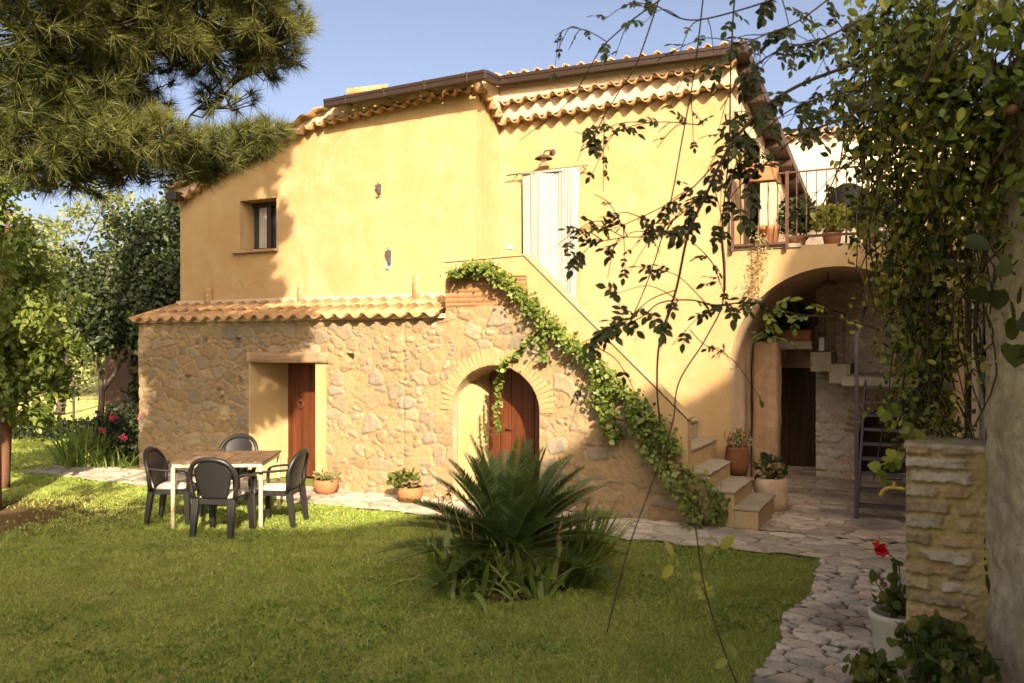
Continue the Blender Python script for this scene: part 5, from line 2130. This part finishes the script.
upper += [(-3.9, 8.7, 7.4, 1.1, 1.1, .7, 170), (-5.0, 8.6, 7.9, 1.2, 1.1, .7, 170), (-3.5, 7.0, 7.2, 1.0, 1.1, .7, 170), (-4.7, 6.9, 7.6, 1.2, 1.1, .8, 180),
          (-3.1, 5.4, 6.9, .9, 1.1, .7, 150), (-4.2, 5.2, 7.3, 1.1, 1.1, .8, 170), (-4.6, 9.6, 6.2, .9, .8, .5, 130), (-3.7, 7.6, 8.6, 1.2, 1.3, .8, 150), (-3.2, 9.4, 6.4, .5, .7, .5, 70), (-5.2, 7.6, 9.2, 1.2, 1.2, .8, 120)]  # crown masses added above the view to cut light on the left wall
NCL = len(clumps)
CL = [(*PW(a, b_, d_), rx, ry, rz_, n) for (a, b_, d_, rx, ry, rz_, n) in clumps] + upper
w = MB()
nd = Leaves()
CL = [q + (1.6,) for q in CL[:NCL]] + [q + (1.0,) for q in CL[NCL:]]
CL.sort(key=lambda q: (Vector(q[:3]) - pb - Vector((0, 0, 5))).length)
nodes = [(p, .075) for p in tr if p.z > 3.6]
for ci, (x_, y_, z_, rx, ry, rz_, n, mul) in enumerate(CL):
    n = int(n * mul)
    c = Vector((x_, y_, z_)) - pb
    k, kr = min([q for q in nodes if mul > 1.5 or q[0].z > 5.3], key=lambda q: (q[0] - c).length - (.8 if q[1] == .075 else 0))
    mid = k.lerp(c, .5) + Vector((random.uniform(-.2, .2), random.uniform(-.2, .2), random.uniform(-.28, .2)))
    lim = smooth_path([k, mid, c], 6)
    r_e = max(.011, kr * .62)
    w.tube(lim, taper(kr * .8, r_e * .8, len(lim)), 6)
    if mul > 1.5 or c.z > 5.3:
        nodes += [(lim[6], kr * .75), (c, r_e)]
    P_ = ellipsoid_pts(n, tuple(c), (rx, ry, rz_), .45)
    for j in range(n):
        q = Vector(P_[j])
        s = lim[random.randint(7, len(lim) - 1)] if random.random() < .6 else c
        if (q - s).length > 1.2:
            s = c
        m_ = s.lerp(q, .6) + Vector((0, 0, -.05))
        w.tube([s, m_, q], [.010, .007, .004], 4, False)
    ax = unit((P_ - np.array(tuple(c))) / np.array((rx, ry, rz_)) + np.array((0, 0, .55)) + rng.normal(0, .35, (n, 3)))
    n = len(P_)
    nn = 60 if mul > 1.5 else 44
    A = np.repeat(ax, nn, 0)
    Dn = unit(A * rng.uniform(.05, 1.1, (n * nn, 1)) + rng.normal(0, .5, (n * nn, 3)))
    Pn = np.repeat(P_, nn, 0) - A * rng.uniform(0, .05, (n * nn, 1))
    ln_ = rng.uniform(.11, .20, n * nn)
    sdv = unit(np.cross(Dn, rng.normal(size=(n * nn, 3)))) * (.0027 if mul > 1.5 else .006)
    tip = Pn + Dn * ln_[:, None]
    tip[:, 2] -= .012
    Vn = np.stack([Pn - sdv, Pn + sdv, tip], 1).reshape(-1, 3)
    nd.add(Vn, np.arange(len(Vn)).reshape(-1, 3))
w.build('branches', M['bark_dark'], pt, True)
nd.build('needles', M['pine'], pt)
litter = None

# ==================================================================== STAIR IVY
t = house_empty('ivy', 0, 0, 0, 'green ivy trailing down the outside of the stair parapet', 'climbing plant')
lf = Leaves()
w = MB()


def ivy_run(pxs, n, spread, size, thick=.10, vz=-.09):
    A = np.array([(PZ(a, b_, vz)[0], vz, PZ(a, b_, vz)[1]) for a, b_ in pxs])
    k = rng.random(n) * (len(A) - 1)
    i = np.minimum(k.astype(int), len(A) - 2)
    f = (k - i)[:, None]
    C = A[i] * (1 - f) + A[i + 1] * f
    sp = np.interp(k, np.arange(len(A)), spread)[:, None]
    wob = .6 + .8 * fbm(C[:, 0] * 3.2, C[:, 2] * 3.2, 3)[:, None]
    P_ = C + rng.normal(0, 1, (n, 3)) * np.array([1, 0, 1]) * sp * .45 * wob
    P_[:, 1] -= np.abs(rng.normal(0, thick, n)) - .02
    lf.put(P_, rand_dirs(n, (.2, -.3, -.9)), rand_dirs(n, (0, -1.0, .7)), rng.uniform(size * .6, size * 1.25, n), TV=ROUND_V)
    w.tube(smooth_path([tuple(p) for p in A], 4), .012, 5)


ivy_run([(452, 274), (470, 270), (490, 268), (505, 280), (525, 296), (545, 318), (565, 338), (590, 358), (612, 378), (635, 400), (660, 425), (678, 452)], 3300,
        [.05, .08, .10, .11, .10, .10, .10, .11, .12, .13, .13, .11], .046)
ivy_run([(600, 375), (603, 400), (612, 425), (618, 440)], 520, [.16, .18, .13, .06], .055)
ivy_run([(632, 410), (650, 440), (668, 470), (690, 500), (700, 520)], 620, [.10, .13, .13, .12, .07], .055, .16)
ivy_run([(545, 322), (543, 340), (545, 360)], 80, [.09, .07, .04], .055)
ivy_run([(540, 330), (525, 345), (508, 360), (500, 372)], 120, [.09, .06, .05, .04], .05, .05)
ivy_run([(499, 375), (498, 395), (497, 412), (499, 430)], 130, [.06, .05, .06, .04], .05, .03, .12)
ivy_run([(484, 405), (484, 425), (486, 440)], 40, [.03, .04, .03], .035, .03, .2)
ivy_run([(680, 470), (705, 482), (720, 500), (718, 520)], 150, [.14, .12, .14, .1], .06, .1, -.06)
lf.build('leaves', M['ivy'], t)
w.build('stems', M['stem'], t)

# ==================================================================== CLIMBING VINE ON THE GARDEN WALL
vt = empty('climbing_vine', L(5.1, -6.0, 0), 0, 'rambling vine hanging over garden wall and brick pillar at right', 'climbing plant')
VO = np.array(tuple(vt.location))
lf = Leaves()
lfd = Leaves()
w = MB()


def vmass(px, py, d_, rx, ry, rz_, n, size, dark=.33, TV=LEAF_V):
    n, size = int(n * .92), size * .84
    c = np.array(tuple(PW(px, py, d_))) - VO
    k = max(4, n // 22)
    sub = ellipsoid_pts(k, c, (rx, ry, rz_), .1)
    P_ = sub[rng.integers(0, k, n)] + rng.normal(0, 1, (n, 3)) * .07
    Dn = rand_dirs(n, (0, -.1, -.7))
    Nn = rand_dirs(n, (-.2, -.6, .7))
    S = rng.uniform(size * .55, size * 1.3, n)
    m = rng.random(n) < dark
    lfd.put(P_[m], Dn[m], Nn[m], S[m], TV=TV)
    lf.put(P_[~m], Dn[~m], Nn[~m], S[~m], TV=TV)
    for j in range(min(k, 10)):
        q = Vector(sub[j])
        e = q + Vector((random.uniform(-.2, .2), random.uniform(-.1, .1), random.uniform(-.5, -.1)))
        w.tube(smooth_path([Vector(c) + Vector((0, 0, .2)), q, e], 3), .004, 4, False)


for a in [(900, 30, 4.2, .42, .5, .35, 900, .062), (960, 20, 3.8, .4, .5, .35, 800, .062), (1010, 40, 3.6, .35, .5, .4, 700, .065),
          (885, 90, 4.4, .30, .5, .30, 750, .06), (940, 100, 4.0, .38, .5, .35, 900, .062), (1000, 110, 3.7, .35, .5, .35, 700, .065),
          (895, 150, 4.5, .26, .4, .28, 650, .058), (945, 165, 4.2, .33, .4, .3, 800, .06), (1000, 170, 3.8, .3, .4, .26, 500, .065),
          (905, 205, 4.6, .26, .4, .25, 650, .058), (950, 215, 4.4, .24, .35, .22, 420, .06), (1005, 205, 3.9, .2, .3, .16, 160, .065),
          (915, 255, 4.8, .24, .35, .28, 700, .056), (930, 300, 4.85, .18, .3, .28, 560, .055), (922, 340, 4.8, .17, .28, .25, 480, .055), (925, 380, 4.75, .17, .25, .22, 430, .052),
          (930, 415, 4.6, .15, .2, .16, 300, .05), (905, 405, 4.7, .1, .15, .12, 110, .05), (955, 436, 4.45, .16, .1, .05, 70, .04),
          (872, 60, 4.4, .16, .4, .25, 160, .06), (874, 130, 4.6, .10, .3, .2, 80, .055), (880, 235, 4.9, .14, .3, .14, 150, .05), (965, 270, 4.2, .14, .2, .12, 90, .06), (985, 350, 4.05, .1, .15, .14, 50, .055),
          (960, 330, 4.3, .1, .15, .2, 70, .05)]:
    vmass(*a)
# hanging tendrils and trunks of the vine
for pl, r0, r1 in [([(1000, 620, 4.1), (985, 560, 4.15), (990, 430, 4.15), (975, 340, 4.2), (985, 250, 4.1), (1000, 160, 3.9), (990, 60, 3.9)], .010, .012),
                   ([(1010, 240, 3.8), (985, 265, 3.9), (960, 300, 4.2), (930, 330, 4.6)], .005, .004),
                   ([(1024, 130, 3.5), (990, 170, 3.6), (985, 235, 3.7), (1015, 275, 3.6)], .006, .005),
                   ([(945, 250, 4.4), (948, 320, 4.5), (960, 380, 4.35), (975, 440, 4.25)], .004, .003),
                   ([(990, 0, 3.8), (960, 130, 4), (930, 250, 4.4), (930, 420, 4.55)], .012, .006)]:
    pts = smooth_path([PW(*p) - Vector(VO) for p in pl], 6)
    w.tube(pts, taper(r0, r1, len(pts)), 6)


def compound(p, dirv, size, lfset, pairs=2):
    """one pinnate leaf"""
    dirv = dirv.normalized()
    side = dirv.cross(Vector((random.uniform(-.4, .4), random.uniform(-.8, -.2), random.uniform(.3, 1)))).normalized()
    nrm = side.cross(dirv)
    if nrm.z < 0:
        nrm = -nrm
    Ps, Ds, Ss = [], [], []
    e = p + dirv * size * (pairs * .55 + .35)
    w.tube([p, e], .0014, 3, False)
    for k in range(pairs):
        q = p + dirv * size * (.35 + .55 * k)
        for sg in (-1, 1):
            Ps.append(q)
            Ds.append(dirv * .55 + side * sg + Vector((0, 0, -.15)))
            Ss.append(size * random.uniform(.75, 1.05))
    Ps.append(e)
    Ds.append(dirv + Vector((0, 0, -.2)))
    Ss.append(size * 1.15)
    n_ = len(Ps)
    lfset.put(np.array([tuple(q) for q in Ps]), np.array([tuple(q) for q in Ds]), np.tile(np.array(tuple(nrm)), (n_, 1)) + rng.normal(0, .25, (n_, 3)), np.array(Ss))


def runner(pl, r0, r1, leaf_n, size, t0=0.0, t1=1.0, twigs=0, lfset=None, twl=.28):
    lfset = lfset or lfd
    pts = smooth_path([PW(*p) - Vector(VO) for p in pl], 8)
    w.tube(pts, taper(r0, r1, len(pts)), 5)
    m = len(pts) - 1
    for k in range(int(leaf_n * .75)):
        i = min(m - 1, max(1, int((t0 + (t1 - t0) * random.random()) * m)))
        ax = (pts[i + 1] - pts[i]).normalized()
        dv_ = ax * random.uniform(-.1, .7) + Vector((random.uniform(-1, 1), random.uniform(-.5, .5), random.uniform(-1, .5)))
        compound(pts[i], dv_, size * random.uniform(.7, 1.15), lfset, random.choice((1, 2, 2, 3)))
    for k in range(int(twigs * .75)):
        i = min(m - 1, max(1, int((t0 + (t1 - t0) * random.random()) * m)))
        ax = (pts[i + 1] - pts[i]).normalized()
        dv_ = (ax * .7 + Vector((random.uniform(-.8, .8), random.uniform(-.4, .4), random.uniform(-.8, .5)))).normalized()
        ln__ = random.uniform(.4, 1) * twl
        tp_ = smooth_path([pts[i], pts[i] + dv_ * ln__ * .5 + Vector((0, 0, .02)), pts[i] + dv_ * ln__ + Vector((0, 0, -.04))], 4)
        w.tube(tp_, taper(.0026, .0012, len(tp_)), 4, False)
        for q in range(random.randint(1, 3)):
            compound(tp_[random.randint(3, len(tp_) - 1)], dv_ + Vector((random.uniform(-.8, .8), random.uniform(-.4, .4), random.uniform(-.8, .3))), size * random.uniform(.55, 1), lfset, random.choice((1, 2, 2)))


D1 = 3.1
runner([(860, 62, 3.6), (800, 85, 3.4), (760, 112, 3.2), (728, 150, D1), (706, 195, D1), (688, 235, D1), (676, 290, D1), (660, 340, D1), (657, 385, D1), (660, 425, D1)], .008, .003, 26, .042, .1, .55, 16)
runner([(735, -10, 3.2), (731, 60, 3.2), (729, 150, 3.2), (722, 230, 3.2), (724, 296, 3.2), (706, 338, 3.1), (679, 382, 3.0), (672, 425, 3.0), (651, 486, 3.0), (627, 553, 3.0), (607, 632, 3.0)], .0035, .0022, 3, .035, .0, .3)
runner([(704, -10, D1), (695, 67, D1), (682, 140, D1), (670, 205, D1), (655, 260, D1), (640, 300, D1), (626, 330, D1)], .003, .002, 3, .03, .1, .6, 3)
runner([(662, -10, D1), (638, 60, D1), (620, 90, D1), (604, 116, D1), (592, 140, D1), (580, 152, D1)], .003, .002, 8, .034, .5, .9, 3)
runner([(660, 0, D1), (635, 18, D1), (607, 42, D1), (594, 60, D1), (580, 85, D1), (560, 110, D1), (520, 140, D1)], .0032, .0014, 4, .034, .0, .5, 2)
runner([(607, 42, D1), (590, 32, D1), (570, 28, D1), (555, 36, D1)], .0022, .001, 2, .022, .3, 1, 6, None, .14)
runner([(800, -10, 3.2), (740, 10, 3.2), (690, 20, D1), (655, 5, D1), (625, -10, D1)], .004, .002, 9, .04, .1, .9, 8)
runner([(700, 125, D1), (660, 122, D1), (625, 128, D1), (600, 142, D1), (580, 150, D1)], .0022, .0012, 11, .032, .0, 1, 5)
runner([(765, 303, 3.2), (740, 303, 3.2), (715, 305, D1), (690, 300, D1), (660, 303, D1), (640, 318, D1), (610, 330, D1), (582, 343, D1)], .004, .0016, 24, .042, .0, 1, 6)
runner([(706, 190, D1), (680, 215, D1), (650, 235, D1), (620, 238, D1), (588, 248, D1), (566, 282, D1)], .003, .0013, 16, .036, .1, .9, 10)
runner([(718, 160, D1), (690, 190, D1), (660, 208, D1), (630, 222, D1), (605, 232, D1)], .003, .0013, 11, .036, .2, 1, 7)
runner([(676, 290, D1), (650, 300, D1), (625, 322, D1), (605, 335, D1), (595, 360, D1)], .0024, .0012, 10, .036, .2, 1, 4)
runner([(690, 240, D1), (712, 262, D1), (720, 285, D1)], .002, .001, 4, .032, .2, 1, 2)
runner([(690, 330, D1), (705, 345, D1), (722, 350, D1), (730, 362, D1)], .002, .001, 5, .03, .2, 1, 2)
runner([(880, 100, 3.6), (840, 120, 3.4), (800, 135, 3.3), (770, 160, 3.2), (745, 180, 3.2)], .006, .0025, 16, .042, .0, 1, 10)
runner([(870, 150, 3.6), (840, 170, 3.5), (815, 195, 3.4), (795, 215, 3.4)], .003, .0012, 5, .03, .1, 1, 8, None, .2)
runner([(860, 20, 3.5), (820, 40, 3.4), (780, 50, 3.3), (745, 75, 3.2), (720, 110, 3.1)], .005, .002, 22, .042, .0, 1, 12)
runner([(840, -10, 3.4), (800, 20, 3.3), (765, 35, 3.2), (740, 45, 3.2)], .004, .002, 20, .042, .0, 1, 10)
runner([(860, 90, 3.6), (830, 95, 3.4), (790, 110, 3.3), (755, 140, 3.2), (738, 165, 3.2)], .004, .002, 18, .042, .0, 1, 10)
runner([(740, 120, 3.2), (735, 150, 3.2), (742, 180, 3.2)], .003, .002, 8, .046, .0, 1, 4)
runner([(880, 330, 4.4), (840, 318, 3.9), (800, 315, 3.4), (770, 306, 3.2)], .004, .003, 8, .045, .0, 1, 3, lf)
runner([(768, 306, 3.2), (762, 320, 3.2), (765, 340, 3.2)], .002, .001, 6, .045, .0, 1, 2, lf)
runner([(745, 700, 2.6), (729, 664, 2.6), (706, 593, 2.6), (696, 530, 2.6), (694, 500, 2.6)], .003, .0018, 3, .04, .1, .5, 0, lf)
runner([(930, 420, 4.6), (905, 445, 4.5), (890, 462, 4.45), (880, 470, 4.4)], .003, .0014, 0, .04, .0, 1, 0, lf)
for pp in ((918, 432), (905, 446), (897, 454), (888, 462), (881, 470), (884, 414), (905, 428)):
    c = PW(pp[0], pp[1], 4.45) - Vector(VO)
    P_ = np.array([tuple(c)] * 5) + rng.normal(0, .015, (5, 3))
    lf.put(P_, rand_dirs(5, (-.5, -.3, -.6)), rand_dirs(5, (0, -.6, .8)), rng.uniform(.05, .075, 5), TV=ROUND_V)
# big near leaves on the garden wall
P_ = np.array([tuple(PW(a, b_, 3.5) - Vector(VO)) for a, b_ in ((998, 290), (1010, 300), (1022, 285), (1005, 330), (1020, 318), (1012, 345), (985, 275), (975, 300), (1018, 262), (1000, 262), (1022, 345), (966, 240), (958, 262))])
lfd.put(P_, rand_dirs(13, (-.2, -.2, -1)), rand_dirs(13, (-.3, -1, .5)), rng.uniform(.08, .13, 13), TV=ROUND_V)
for pp in ((672, 560), (720, 552), (732, 655)):
    c = PW(pp[0], pp[1], 2.6) - Vector(VO)
    P_ = np.array([tuple(c)] * 3) + rng.normal(0, .012, (3, 3))
    lf.put(P_, rand_dirs(3, (-.4, 0, .1)), rand_dirs(3, (0, -.6, .8)), .06)
w.build('stems', M['stem'], vt, True)
lf.build('leaves', M['vine'], vt)
lfd.build('shade_toned_leaves', M['vine_dark'], vt)  # leaves with their shade painted into the colour
w = MB()
w.lathe([(0, -.022), (.015, -.018), (.022, 0), (.016, .017), (.005, .021), (0, .02)], tuple(PW(1012, 110, 3.4) - Vector(VO)), 16)
w.build('fruit', M['fruit'], vt, True)

# dead creeper on the right end of the arch
t = house_empty('dry_creeper', 4.4, V2 - .1, 2.2, 'tangle of dry twigs hanging at the right of the arch', 'climbing plant')
w = MB()
lfx = Leaves()
for k in range(90):
    x0 = random.uniform(-.35, .9)
    z0 = random.uniform(.3, 1.3)
    w.tube(smooth_path([(x0, 0, z0), (x0 + random.uniform(-.2, .2), -.08, z0 - .3), (x0 + random.uniform(-.3, .3), random.uniform(-.15, 0), z0 - random.uniform(.4, 1.0))], 3), .003, 4, False)
n = 520
P_ = np.stack([rng.uniform(-.4, 1.0, n), rng.uniform(-.15, .05, n), rng.uniform(-.5, 1.35, n)], -1)
P_ = P_[(P_[:, 0] > .0) | (P_[:, 2] > .75)]
lfx.put(P_, rand_dirs(len(P_), (0, 0, -.6)), rand_dirs(len(P_)), rng.uniform(.03, .06, len(P_)))
w.build('twigs', M['stem'], t)
lfx.build('dry_leaves', M['dry'], t)

# ==================================================================== GERANIUMS
p = PW(896, 672, 4.55)
t = empty('flower_pot', (p.x, p.y, 0), 0, 'tall pale pot with geranium and one red flower against the pillar', 'flower pot')
zr_ = CAMZ - (612 - HZ) / F_PX * 4.55
w = MB()
w.lathe([(0, 0), (.09, 0), (.1, .12), (.085, .2), (.10, .3), (.125, zr_ - .06), (.14, zr_ - .03), (.14, zr_), (.12, zr_), (.11, zr_ - .05), (0, zr_ - .05)], n=24)
w.build('pot', M['white_pot'], t, True)
lfx = Leaves()
P_ = ellipsoid_pts(70, (-.01, 0, zr_ + .08), (.11, .11, .09), .1)
lfx.put(P_, rand_dirs(70), rand_dirs(70, (0, -.7, .8)), rng.uniform(.04, .065, 70), TV=ROUND_V)
P_ = np.array([(.0, -.02, zr_ + .235), (.02, 0, zr_ + .25), (-.05, -.03, zr_ + .17), (-.09, -.03, zr_ + .165), (-.13, -.02, zr_ + .17), (.01, -.02, zr_ + .18)])
lfx.put(P_, rand_dirs(6, (-.4, -.2, .4)), rand_dirs(6, (0, -.8, .5)), .07, TV=ROUND_V)
lfx.build('leaves', M['geranium'], t)
w = MB()
fl = PW(880, 549, 4.5) - t.location
w.tube(smooth_path([(.02, 0, zr_), (.015, -.01, zr_ + .22), (-.02, -.03, fl.z - .06), tuple(fl)], 5), .0035, 5)
w.tube([(0, 0, zr_), (-.12, -.02, zr_ + .17)], .003, 5)
w.build('stem', M['stem_green'], t)
lfx = Leaves()
P_ = np.array([tuple(fl)]) + rng.normal(0, .011, (46, 3))
lfx.put(P_, rand_dirs(46), rand_dirs(46), .03, TV=ROUND_V)
lfx.build('red_flower', M['red'], t)
for (px, py, d_, r_, n, lab) in ((935, 645, 3.95, .19, 260, 'dark geranium clump at the foot of the brick pillar'), (872, 672, 3.85, .13, 150, 'yellowing geranium clump on the path edge at the bottom'), (965, 668, 3.75, .14, 150, 'geranium leaves low against the garden wall at bottom right')):
    c = PW(px, py, d_)
    t = empty('geranium', (c.x, c.y, 0), 0, lab, 'plant')
    w = MB()
    lfx = Leaves()
    h_ = c.z
    P_ = ellipsoid_pts(n, (0, 0, h_), (r_, r_ * .8, r_ * .75), .2)
    lfx.put(P_, rand_dirs(n), rand_dirs(n, (0, -.6, .9)), rng.uniform(.028, .06, n), TV=ROUND_V)
    n2 = int(n * .9)
    P_ = ellipsoid_pts(n2, (0, 0, h_ * .5), (r_ * .9, r_ * .8, h_ * .5), .2)
    lfx.put(P_, rand_dirs(n2), rand_dirs(n2, (0, -.6, .9)), rng.uniform(.03, .06, n2), TV=ROUND_V)
    for k in range(9):
        q = P_[k]
        w.tube(smooth_path([(0, 0, 0), (q[0] * .4, q[1] * .4, h_ * .6), (q[0], q[1], h_ + .05)], 4), .005, 5)
    w.build('stems', M['stem_green'], t)
    lfx.build('leaves', M['geranium'], t)
